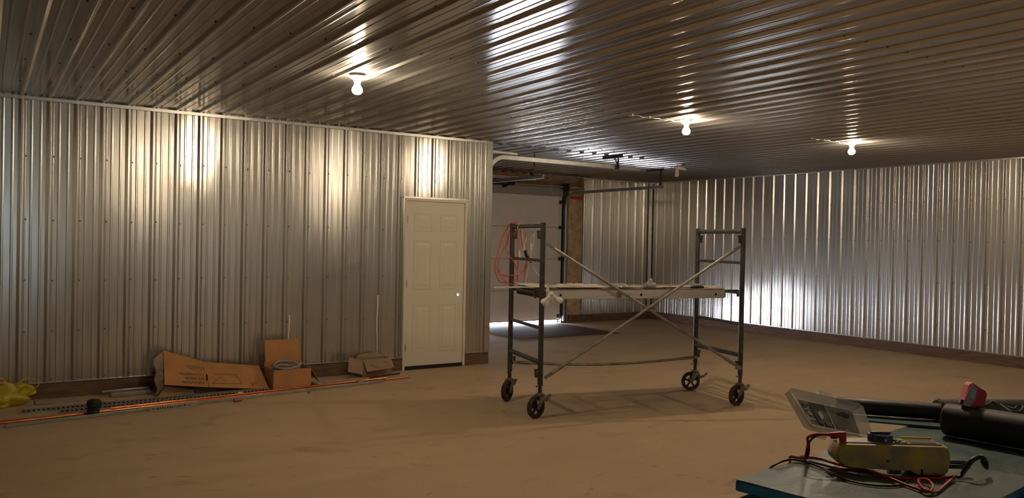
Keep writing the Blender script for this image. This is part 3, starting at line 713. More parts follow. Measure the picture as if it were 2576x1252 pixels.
# ------------------------------------------------------------------ ceiling lamps
m, nt, b = nodes('glowing_bulb')
em = nt.nodes.new('ShaderNodeEmission'); em.inputs[0].default_value = (*BULB_COL, 1); em.inputs[1].default_value = BULB_POWER
nt.links.new(em.outputs[0], nt.nodes['Material Output'].inputs['Surface']); M['glow'] = m
m.cycles.emission_sampling = 'FRONT_BACK'
def lamp(loc, label):
    x, y = loc; z = H-0.017
    r = empty('ceiling_lamp', (x, y, z)); tag(r, label, 'lamp', 'bare bulb ceiling lamps')
    MB().lathe((x, y, z), (0, 0, -1), [(0.0, 0.0), (0.060, 0.0), (0.062, 0.006), (0.055, 0.016), (0.034, 0.028), (0.026, 0.045), (0.025, 0.058), (0.018, 0.058)], 28).build('lamp_holder', M['porcelain'], r)
    MB().lathe((x, y, z-0.055), (0, 0, -1), [(0.014, 0.0), (0.016, 0.006), (0.024, 0.018), (0.034, 0.032), (0.0400, 0.046), (0.0415, 0.056), (0.0385, 0.070), (0.028, 0.082), (0.014, 0.0885), (0.0, 0.090)], 20).build('bulb', M['glow'], r)
    return r
L1 = lamp((2.43, 5.97), 'lit bare bulb on the ceiling above the cream door side, largest')
L2 = lamp((6.035, 5.97), 'lit bare bulb on the ceiling above the scaffold, middle one')
L3 = lamp((8.80, 5.93), 'lit bare bulb on the ceiling nearest the right wall')
for i, x in enumerate((2.43, 6.03)):
    lamp((x, 1.7), ('lit bare bulb overhead just above the foam boards', 'lit bare bulb outside the view to the right')[i])
# cable clipped across the ribs beside the second and third lamps
def cab(x0, x1, y, label):
    r = empty('ceiling_cable', (x0, y, H-0.02)); tag(r, label, 'cable')
    pts = []; n = int((x1-x0)/0.02)
    for i in range(n+1):
        x = x0+(x1-x0)*i/n
        d = min(abs((x-PHC) % RIB), RIB-abs((x-PHC) % RIB))
        pts.append((x, y+0.006*math.sin(x*30), H-0.022-0.010*math.sin(x*21)**2-(0.006 if d < 0.02 else 0)))
    MB().tube(pts, 0.0032, 6).build('cable', M['white_cord'], r)
    k = math.ceil((x0-PHC)/RIB)
    while PHC+k*RIB < x1:
        x = PHC+k*RIB+0.03; MB().box((x-0.006, y-0.005, H-0.036), (x+0.006, y+0.005, H-0.012)).build('cable_clip', M['white_plastic'], r, smooth=False); k += 1
cab(5.28, 5.97, 6.0, 'thin white cable running to the middle ceiling bulb')
cab(8.05, 8.74, 5.95, 'thin white cable running to the right ceiling bulb')
# bracket with a dangling bit of cloth near the far end of the ceiling
hb = empty('ceiling_bracket', (9.35, 9.42, H-0.017)); tag(hb, 'small tan bracket with a hanging scrap near the track end', 'bracket')
MB().cyl((9.35, 9.42, H-0.015), (9.35, 9.42, H-0.045), 0.02, 10).plate([(9.28, 9.44, H-0.045), (9.44, 9.36, H-0.055), (9.47, 9.34, H-0.10), (9.33, 9.42, H-0.085)], 0.02).build('bracket_plate', M['grey_plastic'], hb)
part(MB().prism([(-0.018, 0), (0.02, 0), (0.032, -0.10), (0.01, -0.13), (-0.04, -0.125), (-0.028, -0.05)], (9.33, 9.41, H-0.08), (0.836, -0.548, 0), (0, 0, 1), (0.011, 0.016, 0)).build('hanging_scrap', M['pink_clear'], hb), 'pinkish hanging scrap')

# ------------------------------------------------------------------ scaffold
SO, SA, SL, SW = Vector((4.227, 5.939, 0)), -0.228, 2.163, 0.805
ZT = 1.767; RZ = [0.499, 0.811, 1.123, 1.424, 1.738]
sc = empty('rolling_scaffold', SO, SA); tag(sc, 'dark green grey rolling scaffold with ladder ends on four casters', 'scaffold')
PB = 0.30
for (u, v) in ((0, 0), (0, SW), (SL, 0), (SL, SW)):
    post = MB().cyl((u, v, PB), (u, v, ZT), 0.0245, 20)
    post.cyl((u, v, ZT), (u, v, ZT+0.004), 0.0245, 20)
    post.build('post', M['scaf_paint'], sc, local=True)
for u in (0, SL):
    for i, z in enumerate(RZ):
        r = 0.0225 if i in (0, 4) else 0.0155
        MB().cyl((u, 0.02, z), (u, SW-0.02, z), r, 16).build('rung', M['scaf_paint'], sc, local=True)
# brace lock brackets on every post, top and bottom
for (u, v) in ((0, 0), (0, SW), (SL, 0), (SL, SW)):
    sg = -1 if (v == 0 or u == SL) else 1
    sd = 1 if (u == 0 and v == SW) or (u == SL and v == SW) else -1
    for z in (1.655, 0.40):
        mb = MB()
        mb.beam((u, v, z+0.035), (u+sd*0.055, v, z+0.035), 0.03, 0.012).beam((u+sd*0.05, v, z+0.04), (u+sd*0.035, v, z-0.03), 0.012, 0.02, (1, 0, 0)).beam((u, v, z-0.035), (u+sd*0.052, v, z-0.028), 0.022, 0.010)
        mb.cyl((u+sd*0.045, v, z-0.035), (u+sd*0.05, v, z+0.005), 0.008, 8)
        mb.build('brace_lock', M['scaf_paint'], sc, local=True)
# two crossing front braces: round middle, flattened ends
def brace(a, b, name='cross_brace', sag=0.0):
    a, b = Vector(a), Vector(b); d = (b-a); t = d.normalized(); n = 16
    pts = [a+d*(0.03+0.94*i/n)-Z_*sag*math.sin(math.pi*(0.03+0.94*i/n)) for i in range(n+1)]
    mb = MB().tube(pts, 0.0135, 12)
    mb.beam(a-t*0.01, pts[1], 0.006, 0.034); mb.beam(pts[-2], b+t*0.01, 0.006, 0.034)
    mb.cyl(a-Y_*0.012, a+Y_*0.012, 0.009, 8); mb.cyl(b-Y_*0.012, b+Y_*0.012, 0.009, 8)
    return part(mb.build(name, M['scaf_brace'], sc, local=True), 'pale weathered steel brace')
brace((0.030, -0.040, 1.572), (SL-0.025, -0.040, 0.375))
brace((SL-0.090, -0.066, 1.585), (0.025, -0.066, 0.375))
brace((0.030, SW-0.03, 0.385), (SL-0.01, SW-0.03, 0.370), 'horizontal_brace', 0.050)

def caster(u, v, ang):
    """ang: direction of wheel offset in scaffold space"""
    c = empty('caster', (u, v, 0), ang); c.parent = sc
    MB().cyl((0, 0, 0.215), (0, 0, 0.36), 0.0185, 14).build('stem', M['scaf_paint'], c, local=True)
    MB().cyl((-0.045, 0, 0.288), (0.045, 0, 0.288), 0.0035, 6).lathe((0.045, 0, 0.288), (1, 0, 0), [(0.0, -0.004), (0.009, -0.003), (0.009, 0.003), (0, 0.004)], 10).build('lock_pin', M['rusty_collar'], c, local=True)
    part(MB().lathe((0, 0, 0.205), (0, 0, 1), [(0.0, -0.006), (0.040, -0.006), (0.043, 0.004), (0.038, 0.012), (0.026, 0.016), (0.019, 0.022)], 24).build('collar', M['rusty_collar'], c, local=True), 'rusty swivel collar')
    fk = MB(); off = 0.048
    for s in (-1, 1):
        fk.prism([(-0.030, 0.200), (0.028, 0.200), (off+0.022, 0.098), (off+0.012, 0.082), (off-0.010, 0.082), (off-0.022, 0.100)], (0, s*0.036, 0), (1, 0, 0), (0, 0, 1), (0, s*0.004, 0))
    fk.box((-0.030, -0.040, 0.196), (0.028, 0.040, 0.202)); fk.cyl((off, -0.046, 0.1015), (off, 0.046, 0.1015), 0.010, 10)
    fk.build('fork', M['caster_metal'], c, local=True)
    W = MB(); R = 0.1015
    W.lathe((off, 0, R), (0, 1, 0), [(0.074, -0.020), (0.092, -0.022), (0.0995, -0.016), (R, -0.006), (R, 0.006), (0.0995, 0.016), (0.092, 0.022), (0.074, 0.020), (0.074, -0.020)], 40)
    wh = W.build('wheel', M['tyre'], c, local=True)
    S = MB().lathe((off, 0, R), (0, 1, 0), [(0.066, -0.014), (0.0755, -0.016), (0.0755, 0.016), (0.066, 0.014), (0.066, -0.014)], 36)
    S.lathe((off, 0, R), (0, 1, 0), [(0.0, -0.03), (0.019, -0.03), (0.021, 0.0), (0.019, 0.03), (0, 0.03)], 18)
    for k in range(5):
        a = 2*math.pi*k/5+0.3; d = Vector((math.cos(a), 0, math.sin(a)))
        S.beam(Vector((off, 0, R))+d*0.012, Vector((off, 0, R))+d*0.068, 0.018, 0.016, (0, 1, 0))
    S.build('spokes', M['wheel_hub'], wh, local=True)
    B = MB()
    B.prism([(-0.02, 0.176), (-0.045, 0.178), (-0.062, 0.158), (-0.082, 0.160), (-0.135, 0.196), (-0.141, 0.190), (-0.092, 0.142), (-0.062, 0.138), (-0.020, 0.148)], (0, -0.017, 0), (1, 0, 0), (0, 0, 1), (0, 0.034, 0))
    B.tube([(-0.028, -0.02, 0.20), (-0.05, -0.02, 0.185), (-0.062, -0.02, 0.16), (-0.060, -0.02, 0.13), (-0.05, -0.02, 0.105)], 0.006, 8)
    B.build('brake_lever', M['caster_metal'], c, local=True)
    return c
IR = Vector((0.836, -0.548, 0))     # world direction across the picture
def wang(dx, dy): return math.atan2(dy, dx)-SA
caster(0, 0, wang(-0.98, -0.18)); caster(0, SW, wang(-0.864, -0.497)); caster(SL, 0, wang(-0.998, -0.03)); caster(SL, SW, wang(-0.86, 0.50))

# platform: aluminium side rails, plywood deck, hooks over the rungs
zr = RZ[2]
pf = empty('scaffold_platform', SO+Vector((math.cos(SA), math.sin(SA), 0))*1.0+Vector((0, 0, 1.06)), SA)
tag(pf, 'aluminium sided plywood deck hung between the two scaffold ends', 'scaffold platform')
def S2W(u, v, z): return SO+Vector((math.cos(SA), math.sin(SA), 0))*u+Vector((-math.sin(SA), math.cos(SA), 0))*v+Vector((0, 0, z))
def sv(du, dv, dz=0): return Vector((math.cos(SA), math.sin(SA), 0))*du+Vector((-math.sin(SA), math.cos(SA), 0))*dv+Vector((0, 0, dz))
def sbox(mb, a, b):
    c = S2W((a[0]+b[0])/2, (a[1]+b[1])/2, (a[2]+b[2])/2)
    return mb.obox(c, sv((b[0]-a[0])/2, 0), sv(0, (b[1]-a[1])/2), Vector((0, 0, (b[2]-a[2])/2)))
P0, P1 = 0.055, SL-0.175
for v0 in (0.035, SW-0.065):
    mb = MB(); sbox(mb, (P0, v0, 1.070), (P1, v0+0.03, 1.146)); mb.build('side_rail', M['alu'], pf, smooth=False, bevel=0.006)
mb = MB(); sbox(mb, (P0-0.01, 0.035, 1.146), (P1+0.01, SW-0.035, 1.152)); mb.build('deck_frame', M['alu'], pf, smooth=False)
mb = MB(); sbox(mb, (P0, 0.045, 1.150), (P1, SW-0.045, 1.162)); mb.build('deck', M['deck_ply'], pf, smooth=False)
for u in (P0-0.005, P1+0.005):
    mb = MB(); sbox(mb, (u-0.012, 0.05, 1.075), (u+0.012, SW-0.05, 1.146)); mb.build('end_rail', M['dark_steel'], pf, smooth=False)
for u0, u1 in ((P0, -0.005), (P1, SL+0.005)):
    for v in (0.10, SW-0.10):
        mb = MB(); a, b = min(u0, u1), max(u0, u1)
        sbox(mb, (a-0.012, v-0.018, zr+0.016), (b+0.012, v+0.018, zr+0.026)); e = b if u1 > 0.5 else a
        sbox(mb, (e-0.006+(0.022 if u1 > 0.5 else -0.022), v-0.018, zr-0.045), (e+0.006+(0.022 if u1 > 0.5 else -0.022), v+0.018, zr+0.02))
        mb.build('hook', M['scaf_paint'], pf, smooth=False)
for u in (0.20, 1.04, P1-0.11):
    mb = MB().lathe(S2W(u, 0.0345, 1.108), sv(0, -1), [(0.0, 0.0005), (0.011, 0.0005), (0.013, 0.003), (0.019, 0.003), (0.021, 0.0)], 20); o = mb.build('rung_end', M['alu'], pf)
    MB().lathe(S2W(u, 0.034, 1.108), sv(0, -1), [(0.0, 0.0025), (0.0105, 0.0025)], 16).build('rung_bore', M['hole'], o)
# stickers on the rail
st = MB(); sbox(st, (0.775, 0.0335, 1.078), (0.845, 0.0352, 1.138)); st = st.build('sticker', M['grey_plastic'], pf, smooth=False)
mb = MB()
for a, b in (((0.788, 1.090), (0.822, 1.094)), ((0.788, 1.124), (0.822, 1.128)), ((0.788, 1.090), (0.792, 1.128)), ((0.818, 1.090), (0.822, 1.128)), ((0.798, 1.104), (0.812, 1.114))):
    sbox(mb, (a[0], 0.0325, a[1]), (b[0], 0.0334, b[1]))
mb.build('square_symbol', M['black_label'], st, smooth=False)
mb = MB()
for i, (w_, z) in enumerate(((0.055, 1.118), (0.045, 1.110), (0.058, 1.102), (0.060, 1.086))): sbox(mb, (0.865, 0.0335, z), (0.865+w_, 0.0348, z+(0.0035 if i == 3 else 0.0015)))
mb.build('sticker_print', M['black_label'], pf, smooth=False)
DZK = 1.1625

# long white strips lying along the deck
for i, (a, b, v, z, wd, lab) in enumerate(((-0.40, 1.20, 0.16, DZK, 0.05, 'long white strip on the scaffold deck, sticking out past the left posts'), (0.35, 2.07, 0.235, DZK+0.001, 0.05, 'long white strip on the scaffold deck reaching the right end'))):
    mb = MB(); dv = 0.03*i
    mb.grid(lambda u, t, a=a, b=b, v=v, z=z, wd=wd, dv=dv: S2W(a+(b-a)*u, v+wd*(t-0.5)-dv*u, z+0.0155+0.003*math.sin(u*9)), 30, 1, 0.011)
    tag(mb.build('white_strip', M['white_plastic'], smooth=True), lab, 'strip', 'white strips on the scaffold deck')
# papers and bags on the deck
def crumple(name, label, cat, u0, u1, v0, v1, h, seed, m, n=18, th=0.002):
    def fn(a, b):
        u = u0+(u1-u0)*a; v = v0+(v1-v0)*b
        q = noise.noise(Vector((u*9+seed, v*9, seed)))*0.5+0.5+0.35*noise.noise(Vector((u*25, v*25, seed)))
        e = math.sin(math.pi*min(1, max(0, a)))**0.5*math.sin(math.pi*b)**0.4 if 0 < a < 1 and 0 < b < 1 else 0
        return S2W(u+0.02*noise.noise(Vector((b*4, seed, a))), v+0.02*noise.noise(Vector((a*4, seed, 3))), DZK+0.016+h*max(0, q)*e)
    return tag(MB().grid(fn, n, n, th).build(name, M[m]), label, cat)
crumple('crumpled_paper', 'crumpled pale paper sheet on the scaffold deck near its left end', 'paper', 0.20, 0.66, 0.06, 0.34, 0.052, 1.3, 'paper')
crumple('paper_sheet', 'flat tan paper under the bulbs at the left deck end', 'paper', -0.02, 0.17, 0.09, 0.66, 0.022, 4.1, 'paper')
crumple('plastic_bag', 'flat clear plastic bag on the deck beside the crumpled paper', 'bag', 0.74, 0.99, 0.07, 0.27, 0.050, 7.7, 'film')
bg_ = MB().blob(S2W(1.19, 0.14, DZK+0.030), (0.080, 0.05, 0.030), 24, 14, 0.5, 2.6, 3.3, 0.9)
bg_.blob(S2W(1.20, 0.14, DZK+0.060), (0.030, 0.022, 0.034), 16, 10, 0.4, 3, 5.3)
pb = bg_.build('screw_bag', M['film'], angle=80); tag(pb, 'knotted clear bag of screws standing on the scaffold deck', 'bag')
mb = MB()
for i in range(26):
    c = S2W(1.19+random.uniform(-.05, .05), 0.14+random.uniform(-.03, .03), DZK+0.012+random.uniform(0, .02)); d = Vector((random.uniform(-1, 1), random.uniform(-1, 1), random.uniform(-.4, .4))).normalized()*0.012
    mb.cyl(c-d, c+d, 0.0022, 5)
k = mb.build('loose_screws', M['copper_dull'], pb); k['kind'] = 'stuff'
# flat pry bar under the bag
tag(MB().beam(S2W(1.08, 0.065, DZK+0.004), S2W(1.34, 0.060, DZK+0.004), 0.02, 0.007).build('flat_bar', M['dark_steel']), 'thin dark flat bar lying before the bag of screws', 'bar')
# driver with black grip
dv_ = empty('screwdriver', S2W(1.62, 0.09, DZK), SA); tag(dv_, 'long screwdriver with black grip near the right deck end', 'screwdriver')
MB().tube([S2W(1.62, 0.09, DZK+0.014), S2W(1.65, 0.09, DZK+0.014), S2W(1.74, 0.088, DZK+0.014), S2W(1.77, 0.087, DZK+0.014)], 0.01, 12, rad=[0.009, 0.014, 0.013, 0.010]).build('grip', M['black_rubber'], dv_)
MB().cyl(S2W(1.40, 0.095, DZK+0.014), S2W(1.62, 0.09, DZK+0.014), 0.004, 10).build('shaft', M['track'], dv_)
tag(MB().beam(S2W(1.33, 0.12, DZK+0.0085), S2W(1.47, 0.11, DZK+0.0085), 0.026, 0.015).build('utility_knife', M['header_wood'], bevel=0.003), 'reddish brown handled tool lying behind the long screwdriver', 'tool')
tag(MB().beam(S2W(1.71, 0.17, DZK+0.022), S2W(1.80, 0.165, DZK+0.022), 0.05, 0.042).build('small_box', M['grey_plastic'], bevel=0.008), 'small grey rounded box behind the screwdriver grip', 'box')
for i in range(4):
    tag(MB().cyl(S2W(1.84+0.01*i, 0.10+0.022*i, DZK+0.005), S2W(2.04-0.03*i, 0.13+0.025*i, DZK+0.005+0.001*i), 0.0045, 6).build('thin_rod', M['white_cord']), ('front pale rod of the fan at the right deck end', 'second pale rod from the front of the fan at the right deck end', 'third pale rod from the front of the fan at the right deck end', 'rearmost pale rod of the fan at the right deck end')[i], 'rod', 'pale rods fanned at the right deck end')

# four way bulb adapter with unlit bulbs hanging off the left deck corner
ad = empty('bulb_adapter', S2W(0.055, -0.03, 1.10)); tag(ad, 'white four way socket with unlit round bulbs at left deck corner', 'bulb adapter')
hubc = S2W(0.07, -0.045, 1.120)
MB().blob(hubc, (0.027, 0.027, 0.027), 18, 12, 0.0).build('socket_hub', M['white_plastic'], ad)
for dxx, dzz, dyy, ln in ((0.095, -0.062, -0.02, 0.0), (0.055, -0.070, 0.02, 0.0), (-0.075, -0.062, -0.015, 0.0), (-0.050, -0.105, 0.015, 0.0)):
    d = (sv(dxx, dyy)+Vector((0, 0, dzz))).normalized()
    b_ = MB().lathe(hubc, d, [(0.014, 0.010), (0.0175, 0.018), (0.018, 0.046), (0.0135, 0.050), (0.014, 0.056), (0.018, 0.072), (0.0245, 0.086), (0.0275, 0.099), (0.0260, 0.113), (0.017, 0.124), (0, 0.129)], 20).build('bulb', M['bulb_off'], ad)
part(MB().prism([(-0.012, 0), (0.014, 0), (0.014, 0.062), (0.004, 0.075), (-0.012, 0.072)], S2W(0.045, -0.03, 1.145), sv(1, 0), (0, 0, 1), sv(0, 0.012)).build('pull_tab', M['white_plastic'], ad), 'upright white tab')

# orange extension cord looped over the far left post top
def W(u, v, z): return S2W(u, v, z)
vq = SW-0.02
def loopc(pts, k=6): return smooth_pts([W(*p) for p in pts], k)
oc = empty('extension_cord', W(0.0, SW, 1.16)); tag(oc, 'orange red extension cord looped over the far left scaffold post', 'extension cord')
VB, VF = SW+0.042, SW-0.042
q = [(0.045, VF, 1.70), (0.035, SW, 1.775), (-0.02, VB, 1.765), (-0.08, VB, 1.66), (-0.13, VB, 1.50), (-0.165, VB, 1.36), (-0.155, VB, 1.27), (-0.11, VB, 1.19), (-0.05, VB, 1.18), (0.01, VF, 1.195), (0.04, VF, 1.24), (0.05, VF, 1.36), (0.045, VF, 1.55), (0.03, VF-0.005, 1.70), (0.02, SW, 1.782),
     (-0.03, VB+0.01, 1.74), (-0.045, VB, 1.62), (-0.045, VB, 1.50), (-0.01, VF-0.03, 1.40), (0.035, VF-0.02, 1.30), (0.04, VF-0.02, 1.20), (0.00, VF-0.03, 1.165), (-0.06, VF-0.02, 1.18), (-0.12, VB, 1.26), (-0.135, VB, 1.38), (-0.085, VB, 1.50), (-0.035, VB+0.012, 1.56), (0.0, VB+0.02, 1.72), (0.05, SW+0.0, 1.779),
     (0.060, VF-0.01, 1.72), (0.085, VF, 1.60), (0.13, VF, 1.45), (0.14, VF, 1.34), (0.08, VF, 1.28), (-0.02, VF-0.04, 1.255), (-0.09, VB+0.01, 1.255), (-0.12, VB+0.01, 1.31)]
MB().tube(smooth_pts([W(*p) for p in q], 7), 0.0052, 8).build('cord', M['orange_cord'], oc)
q2 = [(0.09, SW+0.01, 1.775), (0.125, VF, 1.70), (0.125, VF, 1.60), (0.145, VF, 1.46), (0.125, VF, 1.32), (0.128, VF, 1.20), (0.13, VF-0.01, 1.172)]
MB().tube(smooth_pts([W(*p) for p in q2], 7), 0.0050, 8).build('cord', M['orange_cord'], oc)
part(MB().tube([W(0.065, VF-0.006, 1.43), W(0.058, VF-0.006, 1.50)], 0.011, 10, rad=[0.012, 0.008]).build('plug', M['white_plastic'], oc), 'white plug end')
bh = empty('trouble_light', W(0.16, VF, 1.40)); tag(bh, 'black handled cord socket resting against the upper left rung', 'cord handle')
MB().tube([W(0.118, VF-0.005, 1.507), W(0.135, VF-0.005, 1.46), W(0.175, VF-0.005, 1.40), W(0.185, VF-0.005, 1.382)], 0.015, 12, rad=[0.014, 0.017, 0.017, 0.011]).build('handle', M['black_rubber'], bh)
MB().tube(smooth_pts([W(0.118, VF-0.005, 1.507), W(0.115, VF-0.005, 1.56), W(0.13, VF, 1.64), W(0.12, SW, 1.77)], 6), 0.004, 6).build('cord', M['white_cord'], bh)
wc = empty('draped_cable', W(0.3, SW, 1.5)); tag(wc, 'thin white cord draped over the top left rung', 'cord')
a = [(0.0, SW-0.04, 0), (0, 0, 0)]
def rungpt(v, x, z): return S2W(x, v, z)
c1 = [(0.062, 0.70, 1.46), (0.02, 0.70, 1.58), (0.03, 0.68, 1.72), (0.0, 0.665, 1.7645), (-0.03, 0.62, 1.74)]
MB().tube(smooth_pts([S2W(*p) for p in ((0.10, 0.735, 1.50), (0.075, 0.70, 1.60), (0.045, 0.66, 1.70), (0.0, 0.62, 1.7655), (-0.03, 0.58, 1.72))], 6), 0.004, 6).build('cord_loop', M['white_cord'], wc)
MB().tube(smooth_pts([S2W(*p) for p in ((0.0, 0.08, 1.766), (0.0, 0.20, 1.768), (0.035, 0.29, 1.74), (0.05, 0.34, 1.62), (0.05, 0.40, 1.50), (0.05, 0.45, 1.40), (0.05, 0.50, 1.30), (0.05, 0.55, 1.20))], 6), 0.003, 6).build('cord_loop', M['white_cord'], wc)
MB().tube(smooth_pts([S2W(*p) for p in ((0.05, 0.43, 1.42), (0.06, 0.45, 1.52), (0.06, 0.44, 1.62), (0.06, 0.40, 1.66), (0.06, 0.36, 1.65), (0.06, 0.40, 1.56), (0.06, 0.42, 1.50))], 6), 0.0035, 6).build('cord_loop', M['white_cord'], wc)
part(MB().beam(S2W(0.06, 0.435, 1.50), S2W(0.06, 0.43, 1.57), 0.022, 0.022).build('tap_end', M['white_plastic'], wc, bevel=0.003), 'white socket block')
MB().tube(smooth_pts([S2W(*p) for p in ((0.05, 0.35, 1.36), (0.055, 0.29, 1.31), (0.06, 0.24, 1.285), (0.06, 0.22, 1.287))], 6), 0.0028, 6).build('cord_loop', M['white_cord'], wc)

# ------------------------------------------------------------------ things along the left wall
def rbox(mb, a, b, z0, z1, wd):
    a, b = Vector((*a, 0)), Vector((*b, 0)); return mb.beam(a+Z_*(z0+z1)/2, b+Z_*(z0+z1)/2, wd, z1-z0)
for i, (a, b, z, lab) in enumerate((((-0.7, 7.745), (4.085, 8.335), 0.011, 'longest copper pipe on the floor, its tip nearest the door'),
                                 ((-0.6, 7.800), (3.80, 8.332), 0.011, 'copper pipe on the floor behind the longest one'),
                                 ((0.95, 7.945), (3.78, 8.285), 0.0318, 'bright copper pipe resting on top of the others'))):
    mb = MB().tube([(*a, z), (*b, z)], 0.010, 14); tag(mb.build('copper_pipe', M['copper']), lab, 'pipe', 'copper pipes on the floor')
mb = MB(); a, b = Vector((0.145, 7.690, 0.0135)), Vector((3.70, 8.215, 0.0135)); mb.beam(a, b, 0.030, 0.026); tag(mb.build('steel_channel', M['emt'], bevel=0.003), 'long grey green square steel channel in front of the copper pipes', 'channel')
mb = MB(); mb.beam((1.24, 7.735, 0.0255), (1.665, 7.80, 0.0255), 0.02, 0.050)
# printed bar leans against nothing: it stands on edge before the channel
mb = MB(); mb.beam((1.24, 7.765, 0.026), (1.665, 7.828, 0.026), 0.012, 0.05, (0, 0.0, 1)); pbz = mb.build('printed_bar', M['white_print'], bevel=0.001); tag(pbz, 'short grey bar with black lettering leaning on the steel channel', 'bar')
mb = MB(); dd = (Vector((1.665, 7.828, 0))-Vector((1.24, 7.765, 0))).normalized()
for i in range(16):
    c = Vector((1.24, 7.765, 0.026))+dd*(0.03+i*0.0215)+dd.cross(Z_)*0.0066
    mb.obox(c+Z_*random.uniform(-.004, .004), dd*random.uniform(.004, .008), dd.cross(Z_)*0.0004, Z_*random.uniform(.004, .010))
mb.build('bar_print', M['black_label'], pbz, smooth=False)
# perforated angle bars
def perf(a, b, lab, hole0=0.03):
    a, b = Vector((*a, 0)), Vector((*b, 0)); d = (b-a).normalized(); n = d.cross(Z_); L = (b-a).length
    r = empty('perforated_angle', a); tag(r, lab, 'angle bar', 'perforated angle bars')
    mb = MB(); mb.obox((a+b)/2+n*0.002+Z_*0.019, (b-a)/2, n*0.0015, Z_*0.019); mb.obox((a+b)/2-n*0.017+Z_*0.0015, (b-a)/2, n*0.018, Z_*0.0015)
    mb.build('angle', M['angle_steel'], r, smooth=False)
    h = MB(); s = hole0
    while s < L-0.02:
        c = a+d*s+n*0.0037+Z_*0.021; h.obox(c, d*0.010, n*0.0004, Z_*0.005); s += 0.038
    h.build('slots', M['hole'], r, smooth=False)['kind'] = 'stuff'
perf((0.264, 8.215), (2.33, 8.285), 'long perforated steel angle bar running under the cardboard')
perf((0.55, 8.060), (2.42, 8.255), 'perforated steel angle bar just behind the copper pipes')
# black pipe fitting
bp_ = empty('black_pipe_fitting', (0.80, 7.855, 0)); tag(bp_, 'black round pipe fitting standing by the copper pipes', 'pipe fitting')
MB().lathe((0.80, 7.858, 0.0), (0.08, 0.0, 1), [(0.0, 0.0), (0.050, 0.0), (0.053, 0.01), (0.050, 0.03), (0.050, 0.075), (0.056, 0.08), (0.060, 0.10), (0.058, 0.125), (0.045, 0.138), (0.0, 0.140)], 28).build('fitting_body', M['black_rubber'], bp_)
MB().lathe((0.80, 7.858, 0.0), (0.08, 0.0, 1), [(0.0, 0.1405), (0.034, 0.1405), (0.034, 0.144), (0.0, 0.145)], 20).build('fitting_cap', M['black_rubber'], bp_)
for (x, y, d, lab) in ((2.04, 7.875, (1, 0.15), 'copper coupling on the floor left of the coil carton'), (2.78, 7.985, (1, 0.2), 'tiny copper fitting on the floor before the coil carton')):
    L_ = 0.035 if x < 2.5 else 0.012; d = Vector((*d, 0)).normalized()
    tag(MB().lathe(Vector((x, y, 0.0165 if x < 2.5 else 0.010))-d*L_, d, [(0.010, 0), (0.0165 if x < 2.5 else 0.010, 0), (0.0155 if x < 2.5 else 0.009, L_), (0.0165 if x < 2.5 else 0.010, 2*L_), (0.010, 2*L_)], 16).build('copper_coupling', M['copper_dull']), lab, 'pipe fitting')
tag(MB().prism([(0, 0), (0.075, 0), (0.05, 0.012), (0.03, 0.028)], (2.28, 8.022, 0.0), (1, 0.1, 0), (0, 0, 1), (0.0, 0.02, 0)).build('paper_scrap', M['paper']), 'small white folded scrap on the floor beside the copper pipes', 'scrap')
tag(MB().box((2.12, 8.16, 0.0), (2.17, 8.20, 0.032)).build('plastic_coupling', M['white_plastic'], bevel=0.006), 'small white plastic coupling beside the perforated bar', 'pipe fitting')
tag(MB().box((1.40, 8.115, 0.0), (1.50, 8.16, 0.020)).build('label_tag', M['pink_clear'], bevel=0.002), 'flat pinkish tag lying behind the copper pipes', 'tag')
tag(MB().box((3.40, 8.175, 0.0), (3.46, 8.225, 0.045)).build('pipe_strap', M['cardboard_dull'], bevel=0.004), 'tan block at the end of the steel channel', 'block')
tag(MB().beam((3.67, 8.502, 0.007), (4.10, 8.62, 0.007), 0.012, 0.012).build('dark_rod', M['dark_steel']), 'thin dark rod on the floor by the small open carton', 'rod')
tag(MB().beam((3.62, 8.40, 0.007), (3.95, 8.44, 0.007), 0.012, 0.012).build('steel_rod', M['track']), 'thin bright steel rod before the small open carton', 'rod')
tag(MB().beam((3.98, 8.70, 0.006), (4.20, 8.73, 0.006), 0.05, 0.010).build('pale_strip', M['grey_plastic']), 'flat pale strip beside the door threshold', 'strip')

# pale tube pieces by the skirting board
tb = MB().beam((0.965, 8.745, 0.045), (1.40, 8.773, 0.045), 0.035, 0.022); tag(tb.build('white_tube', M['trim_steel'], bevel=0.004), 'bright metal tube end beside the insulation carton', 'tube')
tb = MB().beam((1.03, 8.66, 0.020), (1.395, 8.685, 0.020), 0.07, 0.038); tag(tb.build('grey_duct', M['emt'], bevel=0.006), 'grey square duct on the floor under the bright tube', 'duct')
tag(MB().beam((1.05, 8.735, 0.022), (1.22, 8.745, 0.022), 0.05, 0.02).build('plastic_wrap', M['grey_plastic'], bevel=0.004), 'clear wrapped packet supporting the bright metal tube', 'packet')
tag(MB().grid(lambda u, v: (0.40+0.31*u, 8.56+0.24*v, 0.006+0.003*math.sin(u*7+v*4)), 14, 10, 0.003).build('plastic_sheet', M['grey_plastic']), 'larger greyish plastic sheet lying beside the yellow bag', 'plastic sheet')
tag(MB().grid(lambda u, v: (0.715+0.08*u, 8.57+0.20*v, 0.005+0.003*math.sin(u*5+v*6)), 8, 8, 0.003).build('plastic_sheet', M['grey_plastic']), 'narrow greyish plastic sheet right of the larger sheet', 'plastic sheet')

